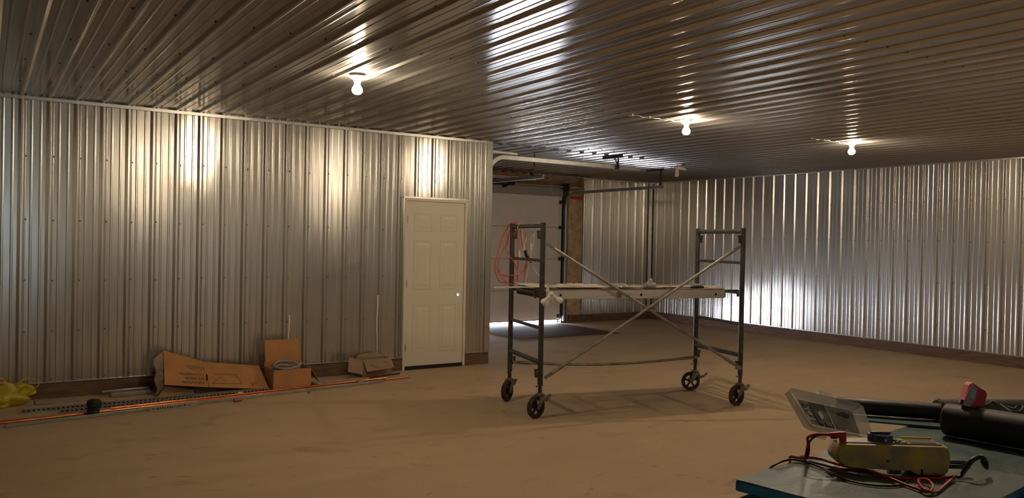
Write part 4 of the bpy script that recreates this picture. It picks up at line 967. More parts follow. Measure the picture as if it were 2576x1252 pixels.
# yellow bag with loop handle, pinkish bag on it
yb = empty('shopping_bag', (0.10, 8.60, 0)); tag(yb, 'slumped yellow plastic shopping bag with a looped handle', 'bag')
MB().blob((0.02, 8.64, 0.095), (0.30, 0.125, 0.125), 40, 26, 0.5, 2.3, 2.2, 0.74, 0.8).build('bag_body', M['yellow_bag'], yb, angle=80)
hp = smooth_pts([(0.24, 8.58, 0.16), (0.27, 8.575, 0.215), (0.33, 8.57, 0.250), (0.40, 8.57, 0.235), (0.425, 8.57, 0.195), (0.39, 8.57, 0.15), (0.33, 8.575, 0.10), (0.30, 8.58, 0.065)], 6)
hm = MB(); n = len(hp); vs = []; fs = []
for i, p in enumerate(hp):
    wd = 0.010+0.030*abs(2*i/(n-1)-1)**2
    c = Vector((0.33, 8.57, 0.16)); rr = (p-c); rr.y = 0; rr.normalize()
    for s_, t_ in ((-1, -1), (1, -1), (1, 1), (-1, 1)): vs.append(p+rr*wd*s_*0.5+Vector((0, 0.003*t_, 0)))
for i in range(n-1):
    for k in range(4): fs.append((i*4+k, i*4+(k+1) % 4, (i+1)*4+(k+1) % 4, (i+1)*4+k))
hm.add(vs, fs); hm.build('bag_handle', M['yellow_bag'], yb)
tag(MB().blob((-0.05, 8.56, 0.252), (0.20, 0.12, 0.042), 30, 18, 0.5, 2.1, 9.1, 0.9, 0.8).build('paper_bag', M['pink_bag'], angle=80), 'pinkish tan crumpled bag lying on the yellow shopping bag', 'bag')

# insulation carton: bent tilted panel printed upside down, torn side, floor panel
ic = empty('insulation_carton', (1.95, 8.5, 0)); tag(ic, 'flattened tilted brown insulation carton with upside down lettering', 'carton')
A_, B_, C_ = Vector((1.500, 8.62, 0.430)), Vector((1.885, 8.68, 0.290)), Vector((2.480, 8.72, 0.195))
D_, E_, F_ = Vector((1.470, 8.36, 0.130)), Vector((1.880, 8.34, 0.075)), Vector((2.470, 8.31, 0.012))
MB().plate([D_, E_, B_, A_], 0.005).build('front_panel', M['cardboard'], ic, smooth=False)
MB().plate([E_+Vector((0.004, 0, 0)), F_, C_, B_+Vector((0.004, 0.003, -0.012))], 0.005).build('front_panel', M['cardboard'], ic, smooth=False)
part(MB().grid(lambda u, v: Vector((1.415, 8.60, 0.36)).lerp(A_, u).lerp(Vector((1.408, 8.44, 0.004)).lerp(D_+Vector((0, 0.005, -0.02)), u), v)+Vector((-0.010*math.sin(v*14), 0, 0)), 4, 20).build('torn_side', M['cardboard_edge'], ic), 'pale torn side flap')
MB().plate([(1.41, 8.43, 0.003), (2.47, 8.33, 0.003), (2.47, 8.72, 0.003), (1.43, 8.73, 0.003)], 0.005).build('floor_panel', M['cardboard_dull'], ic, smooth=False)
MB().plate([(1.43, 8.735, 0.006), (2.46, 8.745, 0.006), (2.47, 8.745, 0.17), (1.50, 8.735, 0.36)], 0.005).build('rear_panel', M['cardboard_dull'], ic, smooth=False)
MB().plate([(1.42, 8.43, 0.004), (1.75, 8.40, 0.004), (1.75, 8.41, 0.050), (1.48, 8.43, 0.110)], 0.005).build('front_flap', M['cardboard_dull'], ic, smooth=False)
ex = (E_-D_).normalized(); nn = ex.cross(A_-D_).normalized(); ey = nn.cross(ex); org = (D_+ex*0)+nn*0.0055
def OP(a, b): return org+ex*a+ey*b
for body, size, bx, by, sx in (('INSULATION', 0.037, 0.372, 0.058, 0.98), ('ISOLATION', 0.037, 0.372, 0.106, 0.98), ('AISLAMIENTO', 0.037, 0.372, 0.154, 1.02)):
    text_mesh(body, size, OP(bx-0.0, by+0.0), -ex, -ey, ic, M['ink'], sx=sx)
for i in range(3):
    mb = MB(); mb.obox(OP(0.30-0.02*i, 0.205+0.016*i), ex*(0.07+0.01*(i % 2)), ey*0.0022, nn*0.0004); mb.build('print_line', M['ink'], ic, smooth=False)
mb = MB(); mb.obox(OP(0.395, 0.115), ex*0.006+ey*0.0, ey*0.035-ex*0.003, nn*0.0007); mb.build('hand_slot', M['hole'], ic, smooth=False)
ex2 = (F_-E_).normalized(); nn2 = ex2.cross(B_-E_).normalized(); ey2 = nn2.cross(ex2); org2 = E_+nn2*0.0056
def OQ(a, b): return org2+ex2*a+ey2*b
mb = MB()
for (a, b, c, d) in ((0.04, 0.06, 0.32, 0.07), (0.06, 0.20, 0.30, 0.21), (0.05, 0.075, 0.13, 0.17), (0.13, 0.17, 0.16, 0.08), (0.28, 0.20, 0.33, 0.07), (0.42, 0.09, 0.445, 0.055), (0.455, 0.09, 0.48, 0.06)):
    mb.beam(OQ(a, b), OQ(c, d), 0.003, 0.0008, nn2)
mb.build('line_drawing', M['ink'], ic, smooth=False)

# open carton holding a coil
bc = empty('open_carton', (2.70, 8.44, 0)); tag(bc, 'open brown carton holding a coil of grey conduit', 'carton')
x0, x1, y0, y1, h = 2.505, 2.905, 8.275, 8.60, 0.208; t = 0.005
MB().box((x0, y0, 0.0), (x1, y0+t, h)).build('front_side', M['cardboard'], bc, smooth=False)
MB().box((x0, y1-t, 0.0), (x1, y1, h+0.045)).build('back_side', M['cardboard'], bc, smooth=False)
MB().box((x0, y0+t, 0.0), (x0+t, y1-t, h)).build('left_side', M['cardboard_dull'], bc, smooth=False)
MB().box((x1-t, y0+t, 0.0), (x1, y1-t, h)).build('right_side', M['cardboard_dull'], bc, smooth=False)
MB().box((x0, y0+t, 0.0), (x1, y1-t, t)).build('bottom', M['cardboard_dull'], bc, smooth=False)
MB().plate([(x0+0.01, y1-0.002, h+0.045), (x1-0.02, y1-0.002, h+0.045), (x1-0.02, y1+0.045, h+0.268), (x0+0.01, y1+0.045, h+0.270)], 0.004).build('back_flap', M['cardboard'], bc, smooth=False)
MB().plate([(x1, y0+0.02, h-0.002), (x1, y1-0.03, h-0.002), (x1+0.115, y1-0.03, 0.07), (x1+0.115, y0+0.04, 0.045)], 0.004).build('side_flap', M['cardboard_dull'], bc, smooth=False)
part(MB().plate([(x1+0.004, y0+0.05, 0.075), (x1+0.004, y0+0.10, 0.095), (x1+0.13, y0+0.06, 0.02), (x1+0.12, y0+0.01, 0.010)], 0.004).build('torn_flap', M['cardboard_edge'], bc, smooth=False), 'pale torn strip')
MB().plate([(x0, y0+0.02, h-0.002), (x0-0.085, y0+0.06, 0.165), (x0-0.085, y1-0.04, 0.20), (x0, y1-0.01, h+0.03)], 0.004)
cc = empty('conduit_coil', (2.70, 8.44, 0.008)); tag(cc, 'coil of grey flexible conduit inside the open carton', 'conduit')
pts = []
for i in range(0, 7*28):
    a = 2*math.pi*i/28; lp = i/28; rr = 0.118+0.012*math.sin(lp*2.1)+0.006*math.sin(a*2+lp)
    pts.append((2.700+rr*1.08*math.cos(a), 8.437+rr*0.98*math.sin(a), 0.032+0.031*lp+0.012*math.sin(a+lp)+0.02*(lp/7)*math.sin(a)))
MB().tube(pts, 0.0115, 10).build('coil', M['conduit'], cc)

# small open carton with hanging flaps
b2 = empty('small_open_carton', (3.8, 8.70, 0)); tag(b2, 'small open carton with hanging flaps beside the cream door', 'carton')
x0, x1, y0, y1, h = 3.615, 3.985, 8.60, 8.80, 0.195
for nm, a, b in (('front_side', (x0, y0, 0), (x1, y0+t, h)), ('back_side', (x0, y1-t, 0), (x1, y1, h)), ('left_side', (x0, y0+t, 0), (x0+t, y1-t, h)), ('right_side', (x1-t, y0+t, 0), (x1, y1-t, h)), ('bottom', (x0, y0, 0), (x1, y1, t))):
    MB().box(a, b).build(nm, M['cardboard_dull'], b2, smooth=False)
MB().plate([(x0+0.035, y0-0.075, 0.072), (x1-0.0, y0-0.075, 0.100), (x1-0.015, y0-0.002, h+0.012), (x0+0.012, y0-0.002, h)], 0.004).build('front_flap', M['cardboard_dull'], b2, smooth=False)
MB().plate([(x0, y0-0.02, h+0.0), (x0-0.15, y0+0.02, h+0.045), (x0-0.185, y0-0.04, 0.085), (x0-0.03, y0-0.10, 0.050)], 0.004).build('left_flap', M['cardboard_dull'], b2, smooth=False)
MB().plate([(x0+0.0, y1, h), (x1, y1, h), (x1-0.12, y1+0.03, h+0.055), (x0+0.06, y1+0.03, h+0.035)], 0.004).build('back_flap', M['cardboard_dull'], b2, smooth=False)
mb = MB(); mb.tube(smooth_pts([(3.70, 8.535, 0.150), (3.76, 8.530, 0.125), (3.84, 8.525, 0.115), (3.90, 8.524, 0.122)], 6), 0.0016, 5); mb.tube(smooth_pts([(3.86, 8.560, 0.19), (3.90, 8.545, 0.155), (3.95, 8.530, 0.12), (3.985, 8.515, 0.09)], 6), 0.0015, 5)
mb.build('loose_string', M['ink'], b2)
# flat piece of cardboard between the cartons, printed with curved marks
fc = MB().prism([(2.95, 8.330), (3.52, 8.440), (3.60, 8.50), (3.50, 8.60), (3.57, 8.78), (3.02, 8.78)], (0, 0, 0.0), X_, Y_, (0, 0, 0.012)).build('flat_cardboard', M['cardboard_dull'], smooth=False)
tag(fc, 'flat cardboard sheet with curved marks lying between the cartons', 'cardboard')
mb = MB()
for cx, cy, r, a0, a1 in ((3.02, 8.54, 0.16, -50, 60), (3.22, 8.55, 0.14, -60, 50), (3.10, 8.60, 0.30, -45, 20)):
    mb.tube([(cx+r*math.cos(math.radians(a)), cy+r*0.9*math.sin(math.radians(a)), 0.0125) for a in range(a0, a1, 8)], 0.005, 4)
mb.beam((3.0, 8.50, 0.0125), (3.35, 8.56, 0.0125), 0.006, 0.001); mb.beam((3.0, 8.42, 0.0125), (3.32, 8.50, 0.0125), 0.006, 0.001)
mb.build('curved_mark', M['cardboard_edge'], fc)
MB().prism([(0, 0), (0.05, -0.03), (0.06, -0.02), (0.01, 0.012)], (3.42, 8.56, 0.0122), X_, Y_, (0, 0, 0.0006)).build('hand_slot', M['hole'], fc, smooth=False)

# ------------------------------------------------------------------ foam boards in the foreground
FZ = 1.20
u1_ = Vector((0.9915, 0.130, 0)).normalized(); v1_ = Vector((-0.13*-1, -0.9915, 0)).normalized()
K0 = Vector((1.094, 0.947, 0)); ea = Vector((0.6670, 0.0870, 0)).normalized(); eb = Vector((0.19, -0.98, 0)).normalized()
def board(name, o, a, b, la, lb, z0, z1, m='board_blue', film=True, n=14, bulge=0.0):
    o = Vector(o); P = [(0, 0), (la, 0), (la, lb), (0, lb)]
    mb = MB().prism(P, o+Z_*z0, a, b, (0, 0, z1-z0))
    return mb
def foam(o, a, b, la, lb, z1, th, label):
    r = empty('foam_board', Vector(o)+Z_*(z1-th)); tag(r, label, 'insulation board', 'blue foam boards')
    MB().prism([(0, 0), (la, 0), (la, lb), (0, lb)], Vector(o)+Z_*(z1-th), a, b, (0, 0, th-0.002)).build('foam_core', M['board_blue'], r, smooth=False, bevel=0.003)
    def fn(u, v):
        p = Vector(o)+Vector(a)*la*u+Vector(b)*lb*v
        return p+Z_*(z1-0.0012+0.0008*noise.noise(p*9)+0.0010*max(0, noise.noise(Vector((p.x*3+p.y*14, p.x*5, 2)))))
    part(MB().grid(fn, 60, 60, 0.0005).build('top_film', M['wrap'], r), 'dusty grey film on the top face')
    return r
foam(K0, ea, eb, 0.98, 0.330, FZ, 0.021, 'topmost dusty blue foam board with its corner towards the scaffold')
o2 = Vector((1.725, 1.165, 0)); e2 = Vector((0.42, -0.9, 0)).normalized(); 
# board the black tube lies on, poking out behind
tb_a = (Vector((1.763, 1.034, 0))-Vector((1.688, 1.135, 0))).normalized(); tb_b = Vector((0.80, 0.60, 0)).normalized()
foam(Vector((1.688, 1.135, 0)), tb_a, tb_b, 0.30, 0.115, FZ+0.0064, 0.006, 'foam board poking out under the thin black tube')
# plastic wrapped bundle below
bw = MB()
def bund(u, v):
    a = u*2*math.pi
    return None
bo = K0+ea*(-0.010)+eb*(-0.012)
mb = MB()
ring = [(0, 0), (1.01, 0), (1.01, 1.19), (0, 1.19)]
for i, z in enumerate((1.085, 1.168)): pass
lv = [0.0, 0.4, 0.8, 1.0, 1.06, 1.10, 1.13, 1.15, 1.165, 1.1750, 1.1785]
vs = []; fs = []; seg = []
for k in range(4):
    a0, a1 = ring[k], ring[(k+1) % 4]
    for j in range(24): t_ = j/24; seg.append((a0[0]+(a1[0]-a0[0])*t_, a0[1]+(a1[1]-a0[1])*t_, k))
for z in lv:
    for (a, b, k) in seg:
        ins = 0.040*max(0, (z-1.15)/0.03)**2 if z > 1.15 else 0.0
        bulge = 0.010*noise.noise(Vector((a*7, b*7, z*16)))-ins
        cx, cy = 0.505, 0.595; dx = math.copysign(1, a-cx) if k in (1, 3) else 0; dy = math.copysign(1, b-cy) if k in (0, 2) else 0
        vs.append(bo+ea*(a+dx*bulge)+eb*(b+dy*bulge)+Z_*z)
N = len(seg)
for j in range(len(lv)-1):
    for k in range(N): fs.append((j*N+k, j*N+(k+1) % N, (j+1)*N+(k+1) % N, (j+1)*N+k))
fs.append(tuple(range(N))); fs.append(tuple((len(lv)-1)*N+k for k in range(N)))
bun = mb.add(vs, fs).build('wrapped_foam_bundle', M['wrap'])
tag(bun, 'plastic wrapped bundle of blue foam boards carrying the loose boards', 'bundle')
mb = MB()
for z in (1.108, 1.06, 1.00):
    mb.beam(bo+eb*0.05+ea*(-0.006)+Z_*z, bo+eb*1.1+ea*(-0.006)+Z_*z, 0.02, 0.035)
part(mb.build('blue_layer', M['board_blue'], bun, smooth=False, bevel=0.004), 'blue board edges showing through the film')
for sx_, ln in ((1.188, 0.0), ):
    pass
# white crumbs on the top board
mb = MB()
for (x, y) in ((1.162, 0.888), (1.172, 0.852), (1.19, 0.835), (1.21, 0.82), (1.16, 0.86), (1.22, 0.80), (1.30, 0.70), (1.55, 0.80)):
    mb.blob((x, y, FZ+0.0015), (0.0013, 0.0013, 0.001), 6, 4, 0.2)
tag(mb.build('foam_crumbs', M['white_plastic']), 'scattered white crumbs on the topmost foam board', 'crumbs', kind='stuff')

# thin black tube, thick black roll, grey roll behind
tz = FZ+0.0257
tube_ = empty('black_tube', (1.72, 1.165, FZ)); tag(tube_, 'thin scuffed black tube lying behind the clear case', 'tube')
ta, tb2 = Vector((1.722, 1.185, tz)), Vector((1.885, 1.000, tz)); dt = (tb2-ta).normalized()
MB().tube([ta+dt*0.0, ta+dt*0.004, ta+dt*0.10, ta+dt*0.20, tb2-dt*0.02], 0.019, 28, rad=[0.0165, 0.0190, 0.0192, 0.0188, 0.0190]).build('tube_body', M['poly_tube'], tube_)
rl = empty('black_roll', (1.75, 0.95, FZ)); tag(rl, 'thick black plastic roll lying across the foam boards at the right', 'roll')
ra, rb = Vector((1.757, 0.941, FZ+0.036)), Vector((1.808, 0.600, FZ+0.036)); dr_ = (rb-ra).normalized()
MB().tube([ra, ra+dr_*0.003, ra+dr_*0.1, ra+dr_*0.2, rb+dr_*0.1], 0.035, 36, rad=[0.030, 0.0345, 0.0352, 0.0355, 0.0352]).build('roll_body', M['poly_black'], rl)
MB().lathe(ra-dr_*0.0006, -dr_, [(0.0, 0.0), (0.012, 0.0), (0.012, 0.001), (0.027, 0.001), (0.0295, 0.0)], 28).build('roll_end', M['poly_tube'], rl)
gl = MB(); g0 = Vector((1.893, 1.034, FZ+0.0262)); g1 = Vector((2.20, 0.885, FZ+0.0262)); gv = (g1-g0).normalized(); gl.tube([g0, g0+gv*0.004, g0+gv*0.15, g1], 0.026, 28, rad=[0.021, 0.0255, 0.0262, 0.0260])
tag(gl.build('grey_roll', M['grey_roll']), 'dull grey roll half hidden behind the thick black roll', 'roll')

# red faceted plastic tool on the roll
rt = empty('red_tool', (1.83, 0.93, FZ+0.07)); tag(rt, 'red faceted plastic tool with a milky lens on the black roll', 'tool')
RV = Vector((0.836, -0.548, 0)); DV = Vector((0.548, 0.836, 0)); UV = Vector((0, 0, 1))
c0 = Vector((1.775, 0.885, FZ+0.0705))
def RP(x, z, y=0.0): return c0+RV*x*1.13+UV*z*1.15+DV*y
outl = [(-0.012, -0.001), (0.014, 0.000), (0.0205, 0.022), (0.0175, 0.030), (0.006, 0.036), (-0.008, 0.045), (-0.014, 0.040), (-0.0215, 0.018), (-0.026, 0.002)]
vs = [RP(x, z, 0.0) for x, z in outl]+[RP(x*0.85+0.001, z*0.9+0.002, 0.028) for x, z in outl]; n = len(outl)
MB().add(vs, [tuple(range(n)), tuple(range(2*n-1, n-1, -1))]+[(i, n+i, n+(i+1) % n, (i+1) % n) for i in range(n)]).build('casing', M['red_plastic'], rt, smooth=False, bevel=0.0012)
fp = [(-0.0135, 0.000), (-0.003, 0.012), (0.000, 0.034), (-0.008, 0.043), (-0.0135, 0.038), (-0.0215, 0.018), (-0.0255, 0.003)]
MB().add([RP(x, z, -0.0014) for x, z in fp]+[RP(x, z, 0.0) for x, z in fp], [tuple(range(7))]+[(i, 7+i, 7+(i+1) % 7, (i+1) % 7) for i in range(7)]).build('front_plate', M['pink_clear'], rt, smooth=False)
lp_ = [(-0.0055, 0.014), (-0.003, 0.020), (-0.0035, 0.030), (-0.007, 0.035), (-0.0115, 0.033), (-0.0155, 0.022), (-0.0135, 0.017)]
MB().add([RP(x, z, -0.0026) for x, z in lp_]+[RP(x, z, -0.0013) for x, z in lp_], [tuple(range(7))]+[(i, 7+i, 7+(i+1) % 7, (i+1) % 7) for i in range(7)]).build('lens', M['silver_lens'], rt)
MB().cyl(RP(-0.026, 0.004, 0.004), RP(-0.024, 0.012, 0.004), 0.0035, 8).build('knob', M['black_rubber'], rt)
tag(MB().tube(smooth_pts([(1.893, 0.962, FZ+0.040), (1.920, 0.950, FZ+0.044), (1.945, 0.944, FZ+0.048), (1.955, 0.940, FZ+0.054), (1.962, 0.936, FZ+0.050)], 5), 0.0022, 6).build('wire_hook', M['dark_steel']), 'short bent wire beside the red tool', 'wire')
tag(MB().tube(smooth_pts([(1.964, 0.925, FZ+0.0505), (1.940, 0.905, FZ+0.0500), (1.915, 0.885, FZ+0.050), (1.900, 0.872, FZ+0.050), (1.905, 0.860, FZ+0.051), (1.930, 0.866, FZ+0.052), (1.955, 0.874, FZ+0.053), (1.975, 0.884, FZ+0.054), (1.962, 0.890, FZ+0.052), (1.935, 0.882, FZ+0.051), (1.950, 0.905, FZ+0.051)], 5), 0.0022, 6).build('wire_hook', M['dark_steel']), 'twisted dark wire loop lying between the black and grey rolls', 'wire')

# clear organiser case standing open
P1 = Vector((1.332, 0.981, 1.253)); P2 = Vector((1.492, 0.947, 1.2155)); P3 = Vector((1.530, 1.000, 1.2725)); P0_ = Vector((1.345, 1.045, 1.316))
cs_ = empty('clear_case', (1.46, 0.97, FZ)); tag(cs_, 'open clear plastic organiser case with a dark printed insert in its lid', 'case')
def LM(s, t): return P1.lerp(P2, s).lerp(P0_.lerp(P3, s), t)
LN = (P2-P1).cross(P0_-P1).normalized()      # towards the viewer
if LN.dot(Vector((0, 0, EYE))-P1) < 0: LN = -LN
def lplate(mb, quad, z0, z1):
    vs = [LM(*q)+LN*z0 for q in quad]+[LM(*q)+LN*z1 for q in quad]; n = len(quad)
    mb.add(vs, [tuple(range(n-1, -1, -1)), tuple(range(n, 2*n))]+[(i, (i+1) % n, n+(i+1) % n, n+i) for i in range(n)])
mb = MB(); c_ = 0.05
outer = [(c_, 0), (1-c_, 0), (1, c_*1.5), (1, 1-c_*1.5), (1-c_, 1), (c_, 1), (0, 1-c_*1.5), (0, c_*1.5)]
inner = [(0.12, 0.13), (0.84, 0.13), (0.86, 0.16), (0.86, 0.78), (0.84, 0.81), (0.12, 0.81), (0.10, 0.78), (0.10, 0.16)]
vs = [LM(*q)-LN*0.002 for q in outer]+[LM(*q)+LN*0.012 for q in outer]+[LM(*q)+LN*0.004 for q in inner]
fs = [(i, (i+1) % 8, 8+(i+1) % 8, 8+i) for i in range(8)]+[(8+i, 8+(i+1) % 8, 16+(i+1) % 8, 16+i) for i in range(8)]
mb.add(vs, fs); lplate(mb, outer, -0.003, -0.0015)
lid = mb.build('case_lid', M['clear_plastic'], cs_, smooth=False, bevel=0.001)
mb = MB(); lplate(mb, inner, -0.001, 0.0010); ins_ = mb.build('paper_insert', M['label_paper'], cs_, smooth=False)
mb = MB(); lplate(mb, [(0.47, 0.13), (0.485, 0.13), (0.485, 0.81), (0.47, 0.81)], 0.001, 0.0022); part(mb.build('insert_fold', M['label_light'], ins_, smooth=False), 'pale fold line')
sxd = (LM(0.5, 0.5)-LM(0.4, 0.5)).normalized(); tyd = (LM(0.4, 0.6)-LM(0.4, 0.5)).normalized()
text_mesh('Teks', 0.026, LM(0.225, 0.22)+LN*0.0012, tyd, -sxd, ins_, M['label_light'], name='insert_title')
mb = MB()
for s0, t0, s1, t1 in ((0.27, 0.22, 0.24, 0.62), (0.29, 0.20, 0.26, 0.60), (0.31, 0.20, 0.275, 0.55)): mb.beam(LM(s0, t0)+LN*0.002, LM(s1, t1)+LN*0.002, 0.003, 0.001, LN)
for q in ([(0.34, 0.17), (0.56, 0.15), (0.56, 0.24), (0.46, 0.36), (0.36, 0.30)], [(0.60, 0.62), (0.78, 0.58), (0.80, 0.66), (0.72, 0.72)]): lplate(mb, q, 0.0012, 0.002)
mb.build('screw_drawing', M['black_label'], ins_, smooth=False)
mb = MB()
for i in range(5): mb.beam(LM(0.33+0.012*i, 0.34+0.02*i)+LN*0.002, LM(0.315+0.012*i, 0.52+0.02*i)+LN*0.002, 0.0022, 0.0008, LN)
for s0 in (0.40, 0.44, 0.49): mb.beam(LM(s0, 0.20)+LN*0.0024, LM(s0-0.03, 0.30)+LN*0.0024, 0.002, 0.0008, LN)
mb.tube([LM(0.66+0.022*math.cos(a), 0.15+0.032*math.sin(a))+LN*0.0026 for a in [2*math.pi*k/14 for k in range(14)]], 0.0007, 4, closed=True)
mb.build('insert_print', M['label_light'], ins_, smooth=False)
mb = MB(); lplate(mb, [(0.42, 1.0), (0.62, 1.0), (0.595, 1.15), (0.45, 1.15)], -0.002, 0.010); mb.build('latch_tab', M['clear_plastic'], cs_, smooth=False, bevel=0.001)
# base tray reaching back from the hinge
bk = Vector((0.070, 0.036, 0)); B1 = Vector((1.405, 0.966, 1.214)); B2 = Vector((1.494, 0.945, 1.207)); dn = Z_*-0.0
mb = MB(); tq = [B1, B2, B2+bk, B1+bk]
def tray(qs, z0, z1): 
    vs = [q+Z_*z0 for q in qs]+[q+Z_*z1 for q in qs]; mb.add(vs, [(3,2,1,0),(4,5,6,7),(0,1,5,4),(1,2,6,5),(2,3,7,6),(3,0,4,7)])
tray(tq, -0.006, -0.004)
for i in range(4):
    a, b = tq[i], tq[(i+1) % 4]; mb.beam(a+Z_*0.004, b+Z_*0.004, 0.0018, 0.018)
mb.beam((tq[0]+tq[1])/2+Z_*0.002, (tq[2]+tq[3])/2+Z_*0.002, 0.0015, 0.014)
mb.build('case_base', M['clear_plastic'], cs_, smooth=False)
part(MB().beam(P1.lerp(P2, 0.18)-Vector((0, 0.0, 0.006)), P1.lerp(P2, 0.30)-Vector((0, 0.0, 0.006)), 0.005, 0.014).build('hinge_clip', M['clear_plastic'], cs_, bevel=0.001), 'clear hinge clip')

# multimeter
MO = Vector((1.286, 0.877, FZ)); mx_ = Vector((0.815, -0.579, 0)).normalized(); my_ = Vector((0.579, 0.815, 0)).normalized()
mm = empty('multimeter', MO+mx_*0.1+my_*0.03); tag(mm, 'grimy yellow multimeter lying face up on the foam boards', 'multimeter')
prof = [(0.010, 0.0535), (0.002, 0.0505), (-0.004, 0.042), (-0.006, 0.032), (-0.003, 0.022), (0.006, 0.014), (0.020, 0.0105), (0.060, 0.0085), (0.118, 0.0075), (0.128, 0.0085), (0.141, 0.0), (0.188, 0.0), (0.195, 0.008), (0.199, 0.026), (0.1975, 0.043), (0.193, 0.051), (0.186, 0.0535)]
# cross-section narrows in the middle of the body and swells at the head
def ring_at(y, shr, dz=0.0):
    cx, cz = 0.097, 0.030
    return [MO+mx_*(cx+(x-cx)*shr)+my_*y*0.74+Z_*(max(0.0, cz+(z-cz)*shr)+dz) for x, z in prof]
layers = [(0.010, 0.93), (0.004, 0.975), (0.0, 1.0), (-0.001, 1.0)]
Y = [(-0.001, 0.945), (0.003, 0.985), (0.010, 1.0), (0.058, 1.0), (0.064, 0.985), (0.068, 0.945)]
vs = []; fs = []; n = len(prof)
for y, s_ in Y: vs += ring_at(y, s_)
for j in range(len(Y)-1):
    for i in range(n): fs.append((j*n+i, (j+1)*n+i, (j+1)*n+(i+1) % n, j*n+(i+1) % n))
fs.append(tuple(range(n))); fs.append(tuple((len(Y)-1)*n+i for i in range(n-1, -1, -1)))
MB().add(vs, fs).build('holster', M['meter_yellow'], mm, smooth=True, angle=24)
def MP(x, y, z): return MO+mx_*x+my_*y*0.74+Z_*z
def mbox(mb, a, b):
    c = MP((a[0]+b[0])/2, (a[1]+b[1])/2, (a[2]+b[2])/2); return mb.obox(c, mx_*(b[0]-a[0])/2, my_*(b[1]-a[1])*0.37, Z_*(b[2]-a[2])/2)
mb = MB(); mbox(mb, (0.012, 0.008, 0.050), (0.184, 0.060, 0.0555)); mb.build('face', M['meter_grey'], mm, smooth=False, bevel=0.001)
mb = MB(); mbox(mb, (0.132, 0.014, 0.0550), (0.176, 0.054, 0.0565)); o = mb.build('display', M['lcd'], mm, smooth=False)
mb = MB(); mbox(mb, (0.128, 0.060, 0.052), (0.184, 0.066, 0.0585)); mbox(mb, (0.012, 0.060, 0.052), (0.05, 0.066, 0.0565)); part(mb.build('holster_rim', M['meter_yellow_clean'], mm, bevel=0.0015), 'clean bright yellow rim')
MB().lathe(MP(0.083, 0.036, 0.055), (0, 0, 1), [(0.0215, 0.0), (0.0215, 0.009), (0.0200, 0.0120), (0.0, 0.0120)], 28).build('rotary_knob', M['meter_dark'], mm)
mb = MB(); mb.obox(MP(0.083, 0.036, 0.0695), mx_*0.018, my_*0.004, Z_*0.002); mb.build('knob_grip', M['meter_dark'], mm, bevel=0.001)
for x, mname in ((0.108, 'black_rubber'), (0.1195, 'meter_yellow_clean')):
    for y in (0.016, 0.034): mb = MB(); mbox(mb, (x-0.004, y-0.005, 0.055), (x+0.004, y+0.005, 0.058)); mb.build('button', M[mname], mm, bevel=0.001)
mb = MB()
for x in (0.060, 0.066, 0.100): mbox(mb, (x, 0.009, 0.0556), (x+0.018, 0.0105, 0.0562))
mb.build('face_print', M['label_light'], mm, smooth=False)
mb = MB(); mbox(mb, (0.090, 0.002, 0.0005), (0.103, 0.014, 0.009)); mbox(mb, (0.106, 0.004, 0.0005), (0.112, 0.014, 0.009)); mb.build('tilt_foot', M['meter_grey'], mm, smooth=False)
mb = MB(); mb.obox(MP(0.1465, -0.0012, 0.006), mx_*0.0016, my_*0.0004, Z_*0.006); mb.build('holster_slit', M['hole'], mm, smooth=False); mb = MB(); mb.blob(MP(0.087, -0.0006, 0.024), (0.0035, 0.0012, 0.0018), 8, 6, 0.3); mb.build('holster_nick', M['hole'], mm)
# probes clipped in the back of the holster
for z in (0.0235, 0.0155):
    MB().tube([MP(0.190, 0.012, z), MP(0.215, 0.013, z), MP(0.232, 0.0135, z-0.001), MP(0.236, 0.0135, z-0.001)], 0.0034, 10, rad=[0.0034, 0.0036, 0.0040, 0.002]).build('stowed_probe', M['meter_dark'], mm)

# red lead with right-angle plug
rlw = empty('red_test_lead', (1.30, 0.88, FZ)); tag(rlw, 'red test lead plugged into the multimeter and coiled in front', 'test lead', 'test leads')
pz = 0.068
MB().tube([MP(0.012, 0.022, 0.052), MP(0.012, 0.022, 0.060), MP(0.012, 0.022, pz)], 0.006, 14, rad=[0.0060, 0.0062, 0.0058]).tube([MP(0.016, 0.022, pz-0.002), MP(0.006, 0.022, pz-0.002), MP(-0.012, 0.024, pz-0.003), MP(-0.020, 0.025, pz-0.003)], 0.005, 12, rad=[0.0058, 0.0058, 0.0036, 0.0022]).build('plug', M['red_cord'], rlw)
a_ = [MP(-0.018, 0.025, pz-0.003), MP(-0.034, 0.028, pz-0.004), MP(-0.046, 0.040, pz-0.012), (1.276, 0.935, 1.243), (1.303, 0.957, 1.222), (1.319, 0.972, 1.2045), (1.326, 0.985, 1.200), (1.322, 0.992, 1.190), (1.305, 0.994, 1.188), (1.288, 0.982, 1.2045)]
c_r = [(1.300, 0.973, 1.2032), (1.322, 0.962, 1.2032), (1.330, 0.944, 1.2032), (1.328, 0.921, 1.2032), (1.325, 0.881, 1.2045), (1.326, 0.848, 1.207), (1.322, 0.812, 1.207), (1.318, 0.772, 1.2032), (1.313, 0.745, 1.2032), (1.309, 0.731, 1.2032), (1.318, 0.727, 1.204), (1.338, 0.735, 1.207), (1.358, 0.752, 1.2085), (1.362, 0.766, 1.2075), (1.342, 0.762, 1.2085), (1.316, 0.742, 1.2075), (1.306, 0.727, 1.2065), (1.322, 0.721, 1.2032), (1.352, 0.728, 1.2032), (1.398, 0.740, 1.2040), (1.440, 0.750, 1.2055)]
MB().tube(smooth_pts(a_+c_r, 6), 0.0025, 12).build('lead', M['red_cord'], rlw)
